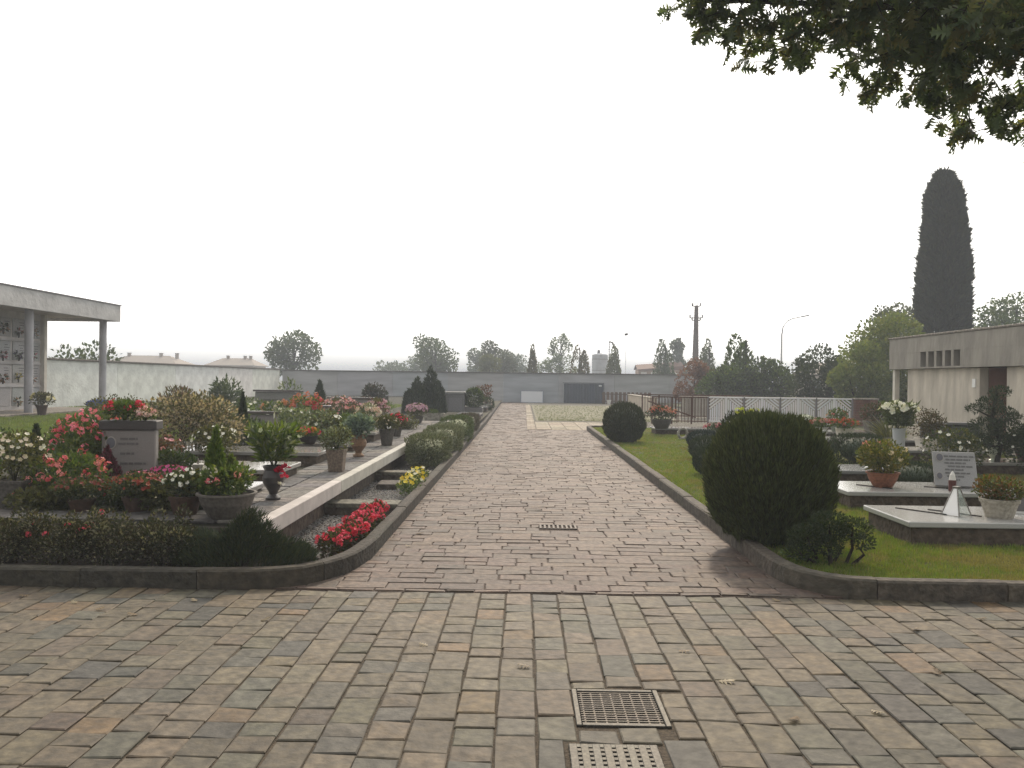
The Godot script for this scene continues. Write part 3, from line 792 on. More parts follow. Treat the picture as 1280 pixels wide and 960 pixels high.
# ------------------------------------------------------------------ walls and buildings
func build_walls() -> void:
	var w := thing("boundary_wall", "long pale plastered wall along the left side", "wall", Vector3(-17.7, 0.3, -36))
	for i in 8:
		bx("panel", Vector3(-0.15, 0.92, 24 - 3 - i * 6.0), Vector3(0.3, 1.84, 5.985), jit(Color(0.77, 0.79, 0.79), 0.02), "plaster", w)
		bx("coping", Vector3(-0.13, 1.88, 24 - 3 - i * 6.0), Vector3(0.44, 0.07, 5.99), Color(0.22, 0.21, 0.2), "concrete", w, 0.01)
	w = thing("boundary_wall", "grey concrete wall across the far end of the path", "wall", Vector3(-1.5, -0.02, -60))
	for i in 8:
		bx("panel", Vector3(-14 + i * 4.0, 1.05, -0.15), Vector3(3.985, 2.1, 0.3), jit(Color(0.47, 0.485, 0.495), 0.02), "banded", w)
		bx("coping", Vector3(-14 + i * 4.0, 2.135, -0.13), Vector3(3.99, 0.07, 0.46), Color(0.2, 0.2, 0.2), "concrete", w, 0.01)
	# white board and dark gate on the far wall
	var t := thing("notice_board", "blank white rectangular board leaning on the far wall", "board", Vector3(0.58, 0.0, -59.82))
	bx("panel", Vector3(0, 0.42, 0), Vector3(1.55, 0.8, 0.04), Color(0.78, 0.8, 0.84), "paint", t)
	for s in [-1, 1]:
		bx("frame_bar", Vector3(s * 0.80, 0.42, 0.005), Vector3(0.05, 0.9, 0.07), Color(0.25, 0.28, 0.36), "paint", t)
		bx("frame_bar", Vector3(0, 0.42 + s * 0.42, 0.005), Vector3(1.55, 0.045, 0.07), Color(0.25, 0.28, 0.36), "paint", t)
	t = thing("gate", "wide dark blue metal gate in the far wall", "gate", Vector3(4.28, 0.0, -59.85))
	for i in 14:
		bx("board", Vector3(-1.31 + i * 0.2015, 0.7, 0), Vector3(0.196, 1.38, 0.04), jit(Color(0.035, 0.05, 0.075), 0.1), "paint", t, 0.006)
	bx("frame_bar", Vector3(-1.45, 0.72, 0.01), Vector3(0.05, 1.44, 0.09), Color(0.4, 0.42, 0.44), "paint", t)
	bx("frame_bar", Vector3(1.45, 0.72, 0.01), Vector3(0.05, 1.44, 0.09), Color(0.12, 0.13, 0.15), "paint", t)
	bx("frame_bar", Vector3(0, 1.44, 0.01), Vector3(2.95, 0.06, 0.09), Color(0.12, 0.13, 0.15), "paint", t)
	bx("lock_plate", Vector3(1.2, 1.26, 0.04), Vector3(0.22, 0.1, 0.03), Color(0.6, 0.65, 0.65), "paint", t)
	for a in [[6.0, 0.95, 0.06, "low brown wooden fence panel right of the dark gate"]]:
		var f := thing("wooden_fence", a[3], "fence", Vector3(7.2, 0, -58.4))
		for i in 12: bx("slat", Vector3(-1.6 + i * 0.29, 0.42, 0), Vector3(0.2, 0.84, 0.03), jit(Color(0.2, 0.13, 0.09), 0.15), "bark", f)
		bx("rail", Vector3(0, 0.7, 0.03), Vector3(3.5, 0.07, 0.03), Color(0.18, 0.12, 0.08), "bark", f)
		bx("rail", Vector3(0, 0.2, 0.03), Vector3(3.5, 0.07, 0.03), Color(0.18, 0.12, 0.08), "bark", f)
	var k := thing("bucket", "small white bucket beside the brown fence panel", "bucket", Vector3(5.9, 0, -57.8))
	pot("round", 0.16, 0.3, Color(0.75, 0.74, 0.7), "plastic", k)

func flower_tuft(mb: MB, p: Vector3, r: float, k: Color, g: Color) -> void:
	for i in 26:
		var d := rdir(); mb.col = jit(k if rng.randf() < 0.5 else g, 0.25)
		mb.leaf(p + d * r * 0.4, d, d.cross(rdir()).normalized(), r * 0.8, r * 0.4)

func build_portico() -> void:
	var t := thing("portico", "flat roofed burial portico with round columns at the left edge", "building", Vector3(-15.3, 0.33, -30))
	# roof: soffit slab, pale fascia, dark flashing
	bx("roof_slab", Vector3(-1.3, 3.46, 9.0), Vector3(3.3, 0.24, 18.6), Color(0.5, 0.48, 0.47), "plaster", t)
	bx("fascia", Vector3(0.4, 3.52, 9.0), Vector3(0.08, 0.58, 18.76), Color(0.5, 0.51, 0.53), "plaster", t, 0.005)
	bx("fascia", Vector3(-1.34, 3.52, -0.34), Vector3(3.38, 0.58, 0.08), Color(0.48, 0.49, 0.51), "plaster", t, 0.005)
	bx("flashing", Vector3(0.4, 3.83, 9.0), Vector3(0.14, 0.035, 18.84), Color(0.08, 0.075, 0.08), "paint", t)
	bx("flashing", Vector3(-1.39, 3.832, -0.34), Vector3(3.42, 0.035, 0.14), Color(0.08, 0.075, 0.08), "paint", t)
	bx("floor", Vector3(-0.7, 0.03, 9.0), Vector3(2.2, 0.1, 18.4), Color(0.4, 0.38, 0.35), "concrete", t, 0.01)
	for i in 4:
		var c := MB.new(); c.col = Color(0.44, 0.45, 0.5)
		c.lathe([Vector2(0.125, 0.05), Vector2(0.125, 3.36)], Vector3(0.02, 0, 0.05 + i * 4.5), 20)
		part("column", c, "plaster", t)
	# burial wall: four rows of niches with marble fronts
	bx("burial_wall", Vector3(-1.95, 1.7, 9.9), Vector3(0.7, 3.28, 17.4), Color(0.62, 0.61, 0.62), "plaster", t)
	bx("end_pier", Vector3(-1.72, 1.7, 1.12), Vector3(0.55, 3.28, 0.16), Color(0.72, 0.7, 0.66), "plaster", t)
	var cols := [Color(0.35, 0.12, 0.1), Color(0.1, 0.06, 0.2), Color(0.5, 0.42, 0.15), Color(0.3, 0.2, 0.14), Color(0.4, 0.15, 0.2), Color(0.28, 0.12, 0.06)]
	for r in 4:
		for c in 9:
			var y := 0.5 + r * 0.76; var z := 1.62 + c * 0.82
			var n := bx("niche_front", Vector3(-1.585, y + 0.02, z), Vector3(0.03, 0.62, 0.7), jit(Color(0.68, 0.68, 0.7), 0.06), "rough_granite", t, 0.006)
			var ins := MB.new(); ins.col = Color(0.07, 0.065, 0.07)
			for l in 4:
				var ww := rf(0.14, 0.3)
				ins.box(Vector3(-1.566, y + 0.2 - l * 0.085, z - 0.12 + rf(-0.02, 0.02)), Vector3(0.008, 0.022, ww))
			if r > 0: part("inscription", ins, "paint", n)
			if r > 0 or c % 2 == 1:
				var fb := MB.new(); var p := Vector3(-1.47, y - 0.12 + rf(-0.08, 0.1), z + 0.2)
				flower_tuft(fb, p, rf(0.13, 0.2), cols[(r * 5 + c * 3) % 6], Color(0.06, 0.09, 0.04))
				part("flowers", fb, "petal", n)
				var vs := MB.new(); vs.col = Color(0.12, 0.11, 0.1)
				vs.lathe([Vector2(0.02, -0.2), Vector2(0.045, 0.0)], p, 8)
				part("vase", vs, "iron", n)
	for r in 3:
		bx("ledge", Vector3(-1.56, 0.86 + r * 0.76, 9.9), Vector3(0.1, 0.05, 17.2), Color(0.5, 0.5, 0.53), "plaster", t)

func build_chapel() -> void:
	# low concrete service building at the right, long side along the path
	var t := thing("concrete_building", "low building with heavy streaked concrete band above beige walls", "building", Vector3(10.35, 0.1, -23.65))
	var cc := Color(0.33, 0.315, 0.29); var wl := Color(0.62, 0.58, 0.51)
	# band with slot windows: pieces between openings, along +z
	var groups := [[1.75, 5], [6.35, 5], [10.95, 5]]
	var y0 := 1.93; var y1 := 2.76
	var wy0 := 1.97; var wy1 := 2.36
	var segs := []
	var zc := -0.1
	for g in groups:
		for i in g[1]:
			segs.append([zc, g[0] + i * 0.42]); zc = g[0] + i * 0.42 + 0.3
			var wn := bx("window", Vector3(0.22, (wy0 + wy1) * 0.5, zc - 0.15), Vector3(0.02, wy1 - wy0, 0.3), Color(0.035, 0.035, 0.04), "plastic", t)
			bx("frame", Vector3(0.2, (wy0 + wy1) * 0.5, zc - 0.15), Vector3(0.03, wy1 - wy0, 0.02), Color(0.2, 0.19, 0.18), "paint", wn)
	segs.append([zc, 15.0])
	for s in segs:
		bx("band_panel", Vector3(0.09, (wy0 + wy1) * 0.5, (s[0] + s[1]) * 0.5), Vector3(0.18, wy1 - wy0 - 0.004, s[1] - s[0]), cc, "streaked", t)
	bx("band", Vector3(0.09, (y0 + wy0) * 0.5, 7.45), Vector3(0.186, wy0 - y0, 15.1), cc, "streaked", t)
	bx("band", Vector3(0.09, (y1 + wy1) * 0.5, 7.45), Vector3(0.184, y1 - wy1, 15.1), cc, "streaked", t)
	bx("band", Vector3(3.0, (y0 + y1) * 0.5, -0.02), Vector3(5.63, y1 - y0, 0.17), cc, "streaked", t)
	bx("coping", Vector3(2.92, y1 + 0.03, 7.45), Vector3(5.9, 0.05, 15.16), Color(0.4, 0.38, 0.35), "concrete", t, 0.01)
	bx("soffit", Vector3(3.1, y0 + 0.06, 7.5), Vector3(5.7, 0.1, 14.9), Color(0.4, 0.37, 0.33), "concrete", t)
	# walls: end pier, first wall, doorway recess, second wall
	bx("column", Vector3(0.13, 0.96, 0.06), Vector3(0.14, 1.92, 0.14), Color(0.76, 0.74, 0.68), "plaster", t, 0.01)
	bx("wall", Vector3(0.25, 0.96, 2.52), Vector3(0.2, 1.92, 3.6), wl, "streaked", t)
	bx("wall", Vector3(2.6, 0.96, 0.75), Vector3(4.3, 1.92, 0.16), Color(0.12, 0.11, 0.1), "plaster", t)
	bx("wall", Vector3(0.25, 0.96, 10.0), Vector3(0.2, 1.92, 9.2), wl, "streaked", t)
	bx("recess_wall", Vector3(1.2, 0.96, 4.85), Vector3(0.12, 1.92, 1.6), Color(0.34, 0.24, 0.2), "plaster", t)
	bx("recess_wall", Vector3(0.75, 0.96, 4.26), Vector3(0.76, 1.92, 0.1), Color(0.36, 0.2, 0.16), "plaster", t)
	bx("recess_wall", Vector3(0.75, 0.96, 5.46), Vector3(0.76, 1.92, 0.1), Color(0.3, 0.22, 0.18), "plaster", t)
	bx("door", Vector3(1.12, 0.85, 5.05), Vector3(0.04, 1.7, 0.7), Color(0.06, 0.035, 0.03), "paint", t)
	bx("notice_plate", Vector3(0.14, 1.56, 4.1), Vector3(0.02, 0.2, 0.14), Color(0.8, 0.8, 0.78), "paint", t)
	bx("back_wall", Vector3(5.8, 0.96, 7.5), Vector3(0.2, 1.92, 13.4), wl, "plaster", t)

func build_fences() -> void:
	var f := thing("white_fence", "white painted slat fence with chevron panels behind the big bush", "fence", Vector3(6.62, 0.1, -30))
	var wh := Color(0.72, 0.72, 0.74)
	var H := 0.96; var P := 0.645
	bx("top_rail", Vector3(2.58, H, 0), Vector3(5.2, 0.05, 0.07), wh, "paint", f, 0.006)
	bx("bottom_rail", Vector3(2.58, 0.1, 0), Vector3(5.2, 0.05, 0.05), wh, "paint", f, 0.006)
	for i in 9:
		bx("post", Vector3(i * P, 0.5, 0.01), Vector3(0.075 if i % 2 else 0.05, 0.98, 0.08), wh if i % 2 else Color(0.16, 0.15, 0.16), "paint", f, 0.006)
	for i in 8:
		var fl := i % 2 == 1
		for j in 7:
			var u := (j + 0.5) / 7.0
			var x := i * P + 0.05 + u * (P - 0.1)
			var uu := 1.0 - u if fl else u
			var top := 0.5 + 0.43 * uu
			bx("slat", Vector3(x, 0.125 + (top - 0.125) * 0.5, 0), Vector3(0.052, top - 0.125, 0.022), jit(wh, 0.03), "paint", f, 0.004)
		for j in 3:
			# slanted slats above the diagonal
			var u1 := 1.0 - 0.26 * (j + 0.55)
			var a := Vector3(i * P + 0.05, 0.56 + 0.12 * j, 0.0); var b := Vector3(i * P + 0.05 + u1 * (P - 0.1), 0.56 + 0.12 * j + 0.43 * u1, 0.0)
			b.y = minf(b.y, 0.93)
			if fl:
				a.x = i * P + P - 0.05; b.x = i * P + P - 0.05 - u1 * (P - 0.1)
			var d := b - a
			bx("slat", (a + b) * 0.5, Vector3(d.length(), 0.05, 0.022), jit(wh, 0.03), "paint", f, 0.004, Basis(Vector3(0, 0, 1), atan2(d.y, d.x)))
	var w := thing("brick_wall", "short rusty red brick wall at the end of the white fence", "wall", Vector3(11.85, 0.1, -30))
	for r in 11:
		for c in 3:
			bx("brick", Vector3(0.13 + c * 0.265 + (0.0 if r % 2 else 0.0), 0.045 + r * 0.086, 0), Vector3(0.255, 0.078, 0.22), jit(Color(0.27, 0.12, 0.085), 0.2), "clay", w, 0.005)
	bx("mortar_core", Vector3(0.40, 0.47, 0), Vector3(0.76, 0.93, 0.2), Color(0.25, 0.2, 0.17), "mortar", w)
	bx("coping", Vector3(0.40, 0.975, 0), Vector3(0.86, 0.05, 0.28), Color(0.55, 0.52, 0.48), "concrete", w, 0.008)
	var rr := Color(0.17, 0.085, 0.055)
	for a in [[4.62, -30.0, 2.0, "rusty brown railing joined to the white fence"], [4.9, -34.5, 4.5, "thin brown railing standing behind the first railing"]]:
		var t := thing("iron_railing", a[3], "railing", Vector3(a[0], 0.08, a[1]), 0, "railings round the sunken stair")
		var L: float = a[2]
		bx("top_rail", Vector3(L * 0.5, 0.98, 0), Vector3(L, 0.045, 0.045), rr, "iron", t)
		bx("bottom_rail", Vector3(L * 0.5, 0.12, 0), Vector3(L, 0.035, 0.035), rr, "iron", t)
		var n := int(L / 0.115)
		for i in n + 1:
			var big := i % 6 == 0
			bx("post" if big else "bar", Vector3(L * i / n, 0.5, 0), Vector3(0.05 if big else 0.018, 0.98 if big else 0.86, 0.05 if big else 0.018), rr, "iron", t)
	var hr := thing("handrail", "sloping brown handrail going down the sunken stair", "handrail", Vector3(4.7, 0.05, -31.5))
	var mb := MB.new(); mb.col = rr
	mb.tube([Vector3(0, 0.82, 0), Vector3(1.8, 0.22, 0)], [0.03, 0.03], 6)
	part("rail", mb, "iron", hr)
	for i in 4:
		bx("post", Vector3(0.25 + i * 0.42, 0.36 - i * 0.065, 0), Vector3(0.03, 0.74 - i * 0.15, 0.03), rr, "iron", hr)
	var lw := thing("low_wall", "pale low wall beside the railing near the far gate", "wall", Vector3(6.2, 0, -44))
	bx("wall", Vector3(0, 0.4, 0), Vector3(0.25, 0.8, 9.0), Color(0.5, 0.44, 0.38), "plaster", lw)
	bx("coping", Vector3(0, 0.83, 0), Vector3(0.34, 0.05, 9.1), Color(0.6, 0.57, 0.52), "concrete", lw, 0.008)
	lw = thing("low_wall", "long low concrete wall behind the white fence", "wall", Vector3(14.5, 0.08, -37))
	bx("wall", Vector3(0, 0.42, 0), Vector3(15.0, 0.84, 0.25), Color(0.42, 0.40, 0.36), "plaster", lw)
	bx("coping", Vector3(0, 0.87, 0), Vector3(15.1, 0.06, 0.34), Color(0.6, 0.58, 0.54), "concrete", lw, 0.008)

# ------------------------------------------------------------------ beyond the walls
func build_far() -> void:
	var G := "trees beyond the far wall"
	var fg := [Color(0.08, 0.116, 0.065), Color(0.065, 0.094, 0.051), Color(0.102, 0.131, 0.072)]
	tree("broadleaf_tree", "rounded loose tree rising above the corner of the pale and grey walls", -22.3, -80, 6.0, 5.2, "round", fg, 2600, 0.3, G)
	tree("broadleaf_tree", "large rounded dark tree behind the wall above the conifer clump", -9.7, -90, 6.6, 5.6, "round", fg, 3200, 0.28, G)
	tree("broadleaf_tree", "dark ragged tree beyond the wall at the head of the path", -3.4, -97, 6.2, 5.2, "round", [Color(0.065, 0.087, 0.051), Color(0.072, 0.08, 0.051)], 3000, 0.28, G)
	tree("broadleaf_tree", "pale olive rounded tree in front of the dark ragged tree", -3.4, -84, 4.5, 2.7, "bush", [Color(0.145, 0.16, 0.087), Color(0.116, 0.131, 0.072)], 2200, 0.22, G)
	tree("columnar_tree", "slim pointed tree with a reddish tip beyond the far wall", 0.98, -80, 5.1, 1.5, "column", [Color(0.131, 0.116, 0.065), Color(0.102, 0.109, 0.058)], 1800, 0.24, G)
	tree("broadleaf_tree", "hazy low mound of a tree left of the slim pointed tree", -1.6, -130, 5.6, 5.5, "round", fg, 1600, 0.4, G)
	tree("poplar_tree", "airy pale green tree with thin top near the silo", 4.6, -106, 7.2, 4.6, "sparse", [Color(0.145, 0.189, 0.087), Color(0.116, 0.16, 0.072)], 2400, 0.26, G)
	tree("columnar_tree", "brownish pointed tree just left of the silo", 5.3, -80, 5.05, 2.1, "column", [Color(0.131, 0.131, 0.065), Color(0.109, 0.116, 0.058), Color(0.16, 0.116, 0.072)], 2000, 0.24, G)
	tree("columnar_tree", "pointed green tree just right of the silo", 9.0, -80, 5.1, 2.3, "column", [Color(0.123, 0.131, 0.072), Color(0.102, 0.123, 0.058)], 2200, 0.24, G)
	tree("columnar_tree", "twin topped dark green pointed tree beside the low brick shed", 13.5, -80, 5.75, 2.5, "column", [Color(0.087, 0.116, 0.072), Color(0.072, 0.102, 0.058)], 2600, 0.24, G)
	tree("broadleaf_tree", "pale hazy tree between the twin topped tree and the utility pole", 20.2, -110, 7.2, 3.2, "sparse", fg, 1500, 0.35, G)
	tree("columnar_tree", "pointed green tree just right of the utility pole", 16.6, -75, 5.55, 2.2, "column", [Color(0.087, 0.116, 0.058), Color(0.109, 0.123, 0.065)], 2200, 0.24, G)
	tree("broadleaf_tree", "dark bush crown showing over the pale wall beside the portico", -24.6, -46, 3.3, 4.4, "bush", fg, 1800, 0.24, G)
	tree("broadleaf_tree", "small hazy tree low on the skyline left of the rounded dark tree", -22.5, -140, 4.6, 6.0, "round", fg, 1200, 0.42, G)
	tree("broadleaf_tree", "faint hazy tree just left of the rounded dark tree", -15.2, -125, 5.6, 6.0, "round", fg, 1200, 0.42, G)
	tree("broadleaf_tree", "wide hazy treeline clump between the rounded and ragged trees", -7.2, -125, 6.0, 4.5, "round", fg, 1200, 0.42, G)
	# inside or near the right side
	var R := "trees and tall shrubs on the right"
	tree("smoke_bush", "round reddish brown shrub at the right end of the far wall", 10.1, -50, 3.0, 2.6, "bush", [Color(0.203, 0.102, 0.087), Color(0.145, 0.087, 0.072), Color(0.246, 0.131, 0.116)], 3000, 0.16, R)
	tree("laurel_hedge", "wide dark green shrub mass behind the rusty railing", 10.6, -44, 2.6, 3.4, "bush", DARK + GREEN, 5200, 0.17, R)
	tree("laurel_hedge", "broad dark green shrub mass behind the white fence", 13.0, -44.5, 2.75, 3.4, "bush", DARK + GREEN, 5200, 0.17, R)
	tree("conical_tree", "green cone shaped tree with thin twiggy top above the white fence", 12.2, -46, 4.3, 2.6, "column", GREEN, 3400, 0.19, R)
	tree("yew_tree", "dark feathery tree right of the street lamp", 14.2, -40.2, 3.7, 2.9, "bush", DARK, 5200, 0.15, R)
	tree("leylandii_tree", "bright green soft conifer against the concrete building", 14.3, -35.5, 3.5, 2.6, "bush", [Color(0.16, 0.203, 0.058), Color(0.123, 0.16, 0.046), Color(0.189, 0.217, 0.065)], 6000, 0.16, R)
	tree("leylandii_tree", "tall yellowish green conifer right beside the concrete building", 16.2, -37.0, 4.5, 4.6, "bush", [Color(0.16, 0.203, 0.058), Color(0.123, 0.16, 0.046), Color(0.203, 0.225, 0.065)], 8000, 0.16, R)
	tree("broadleaf_tree", "airy grey green tree left of the tall cypress", 22.6, -50, 6.8, 4.2, "round", [Color(0.087, 0.109, 0.065), Color(0.072, 0.087, 0.058)], 3600, 0.2, R)
	tree("broadleaf_tree", "olive tree clump just right of the tall cypress", 26.6, -52, 5.8, 4.6, "bush", [Color(0.131, 0.131, 0.058), Color(0.102, 0.116, 0.051)], 3000, 0.2, R)
	tree("broadleaf_tree", "dark leafy tree at the right edge behind the concrete building", 31.6, -54, 7.7, 5.4, "round", GREEN, 3600, 0.22, R)
	# cypress
	var c := thing("cypress_tree", "tall dark blunt topped cypress behind the concrete building", "tree", Vector3(20.9, 0, -42))
	var tr := MB.new(); tr.col = Color(0.06, 0.05, 0.04)
	tr.tube([Vector3.ZERO, Vector3(0, 6, 0), Vector3(0, 11.6, 0)], [0.28, 0.2, 0.04], 8)
	part("trunk", tr, "bark", c)
	var cr := MB.new()
	var cn := FastNoiseLite.new(); cn.seed = 8; cn.frequency = 1.0
	for i in 26000:
		var t := rng.randf()
		var rr := 1.12 * minf(1.0, 0.9 + t * 0.3) if t < 0.45 else 1.12 * (1.0 - 0.5 * pow((t - 0.45) / 0.55, 1.5))
		if t > 0.9: rr *= 1.0 - 0.85 * pow((t - 0.9) / 0.1, 2.0)
		var a := rf(0, TAU)
		rr *= 1.0 + 0.2 * cn.get_noise_3d(cos(a) * 2.2, t * 9.0, sin(a) * 2.2) + 0.14 * cn.get_noise_3d(cos(a) * 6.0, t * 42.0, sin(a) * 6.0) + (rf(0.0, 0.16) if rng.randf() < 0.12 else 0.0)
		var q := Vector3(cos(a), 0, sin(a))
		var p := q * rr * (1.0 - 0.22 * rng.randf() * rng.randf()) + Vector3(0.22 * sin(t * 2.5) - 0.15, 0.5 + 11.7 * t, 0)
		var d := (q * 0.8 + Vector3.UP * 0.8 + rdir() * 0.5).normalized()
		cr.col = jit([Color(0.045, 0.055, 0.034), Color(0.035, 0.045, 0.03), Color(0.06, 0.068, 0.036)][i % 3], 0.2)
		cr.leaf(p - d * 0.12, d, d.cross(rdir()).normalized(), rf(0.2, 0.5), 0.13)
	for i in 900:
		var t := rng.randf(); var a := rf(0, TAU)
		var rr := 1.05 * (1.0 if t < 0.45 else 1.0 - 0.5 * pow((t - 0.45) / 0.55, 1.5))
		if t > 0.9: rr *= 1.0 - 0.85 * pow((t - 0.9) / 0.1, 2.0)
		var q := Vector3(cos(a), 0, sin(a))
		var p := q * rr + Vector3(0.22 * sin(t * 2.5) - 0.15, 0.5 + 11.7 * t, 0)
		for k in 4:
			var d := (q * 0.55 + Vector3.UP * 0.9 + rdir() * 0.35).normalized()
			cr.col = jit(Color(0.05, 0.06, 0.034), 0.25)
			cr.leaf(p, d, d.cross(rdir()).normalized(), rf(0.25, 0.55), 0.09)
	part("crown", cr, "needle", c)
	# silo with crane pipe
	var s := thing("silo", "pale grey silo with small cap beyond the far wall", "silo", Vector3(10.9, 0, -120))
	var mb := MB.new(); mb.col = Color(0.52, 0.56, 0.62)
	mb.lathe([Vector2(1.15, 0), Vector2(1.15, 5.35), Vector2(1.1, 5.42), Vector2(0.3, 5.6), Vector2(0.0, 5.62)], Vector3.ZERO, 24)
	part("body", mb, "plaster", s)
	mb = MB.new(); mb.col = Color(0.3, 0.32, 0.36)
	mb.lathe([Vector2(0.2, 5.5), Vector2(0.2, 6.0), Vector2(0.0, 6.15)], Vector3(-0.2, 0, 0), 12)
	part("cap", mb, "iron", s)
	for k in 3:
		mb = MB.new(); mb.col = Color(0.4, 0.43, 0.48)
		mb.lathe([Vector2(1.17, 1.5 + k * 1.6), Vector2(1.17, 1.58 + k * 1.6)], Vector3.ZERO, 24)
		part("hoop", mb, "iron", s)
	s = thing("loading_pipe", "thin bent dark loading pipe standing beside the silo", "pipe", Vector3(12.0, 0, -118))
	mb = MB.new(); mb.col = Color(0.13, 0.13, 0.14)
	mb.tube([Vector3(0, 0, 0), Vector3(0, 7.2, 0)], [0.07, 0.06], 6)
	part("post", mb, "iron", s)
	mb = MB.new(); mb.col = Color(0.22, 0.2, 0.17)
	mb.tube([Vector3(0, 7.2, 0), Vector3(0.45, 7.05, 0), Vector3(0.75, 6.4, 0), Vector3(1.1, 4.6, 0), Vector3(1.15, 0, 0)], [0.1, 0.13, 0.14, 0.12, 0.12], 7)
	part("arm", mb, "iron", s)
	bx("crossbar", Vector3(-0.35, 6.05, 0), Vector3(0.9, 0.05, 0.05), Color(0.13, 0.13, 0.14), "iron", s)
	# small lamp head on a pole above the pointed tree
	s = thing("floodlight", "small dark floodlight head on a very thin pole above the pointed trees", "floodlight", Vector3(10.95, 0, -90))
	mb = MB.new(); mb.col = Color(0.7, 0.7, 0.7)
	mb.tube([Vector3.ZERO, Vector3(0, 6.6, 0)], [0.03, 0.02], 6)
	part("pole", mb, "paint", s)
	mb = MB.new(); mb.col = Color(0.03, 0.025, 0.025)
	mb.box(Vector3(0.02, 6.68, 0), Vector3(0.36, 0.22, 0.25), 0.04, Basis(Vector3(0, 0, 1), 0.3))
	part("lamp_head", mb, "paint", s)
	# utility pole
	s = thing("utility_pole", "tapered concrete utility pole with crossarms and insulators", "pole", Vector3(17.4, 0, -85))
	mb = MB.new(); mb.col = Color(0.2, 0.16, 0.15)
	mb.tube([Vector3.ZERO, Vector3(0.06, 9.4, 0)], [0.4, 0.2], 10)
	part("post", mb, "concrete", s)
	for a in [[8.15, 1.35], [7.9, 0.9], [9.35, 0.9]]:
		bx("crossarm", Vector3(0.04, a[0], 0), Vector3(a[1], 0.09, 0.09), Color(0.12, 0.1, 0.1), "iron", s)
		for k in [-1, 1]:
			mb = MB.new(); mb.col = Color(0.16, 0.13, 0.12)
			mb.lathe([Vector2(0.03, 0), Vector2(0.1, 0.08), Vector2(0.05, 0.16), Vector2(0.09, 0.22), Vector2(0, 0.34)], Vector3(0.04 + k * a[1] * 0.46, a[0] + 0.04, 0), 8)
			part("insulator", mb, "iron", s)
	mb = MB.new(); mb.col = Color(0.14, 0.12, 0.12)
	mb.tube([Vector3(-0.3, 9.4, 0), Vector3(-0.1, 9.9, 0)], [0.03, 0.02], 5)
	mb.tube([Vector3(0.1, 9.4, 0), Vector3(0.3, 10.0, 0)], [0.03, 0.02], 5)
	part("bracket", mb, "iron", s)
	# street lamp
	s = thing("street_lamp", "thin curved street lamp with arm to the right", "street lamp", Vector3(24.6, 0, -80))
	mb = MB.new(); mb.col = Color(0.42, 0.42, 0.43)
	mb.tube([Vector3.ZERO, Vector3(0, 6.2, 0), Vector3(0.12, 7.0, 0), Vector3(0.5, 7.55, 0), Vector3(1.0, 7.8, 0), Vector3(1.9, 8.0, 0)], [0.1, 0.07, 0.06, 0.05, 0.05, 0.045], 8)
	part("pole", mb, "paint", s)
	mb = MB.new(); mb.col = Color(0.3, 0.3, 0.31)
	mb.box(Vector3(2.2, 8.06, 0), Vector3(0.75, 0.12, 0.25), 0.04, Basis(Vector3(0, 0, 1), 0.2))
	part("lamp_head", mb, "paint", s)
	# houses whose roofs show over the walls
	house("house", "low house with hipped roof and chimneys beyond the pale left wall", Vector3(-63.5, 0, -140), 12.5, 8, 3.6, 5.0, [-3.2, 2.2, 4.9])
	house("house", "distant house with pale pitched roof right of the hipped house", Vector3(-52.0, 0, -150), 9.0, 8, 3.6, 4.95, [-1.5, 1.6, 2.6])
	house("house", "far house whose roof peeks out beside the street lamp", Vector3(33, 0, -92), 5.5, 6, 2.6, 3.9, [1.6])
	# brick shed
	s = thing("brick_shed", "long brick shed with white arched openings beyond the far wall", "building", Vector3(17.6, 0, -108))
	bx("wall", Vector3(0, 1.6, -1.5), Vector3(5.6, 3.2, 3.0), Color(0.45, 0.33, 0.28), "plaster", s)
	for k in 4:
		bx("window", Vector3(-2.1 + k * 1.3, 2.35, 0.02), Vector3(0.75, 1.0, 0.06), Color(0.7, 0.68, 0.64), "paint", s)
	mb = MB.new(); mb.col = Color(0.3, 0.17, 0.13)
	mb.face(Vector3(-3, 3.15, 0.3), Vector3(3, 3.7, 0.3), Vector3(3, 4.3, -1.6), Vector3(-3, 3.8, -1.6), Vector3.UP)
	mb.face(Vector3(-3, 3.15, 0.3), Vector3(3, 3.7, 0.3), Vector3(3, 3.15, 0.3), Vector3(-3, 3.05, 0.3), Vector3.BACK)
	mb.face(Vector3(-3, 3.15, -3.3), Vector3(3, 3.7, -3.3), Vector3(3, 4.3, -1.6), Vector3(-3, 3.8, -1.6), Vector3.UP)
	part("roof", mb, "clay", s)

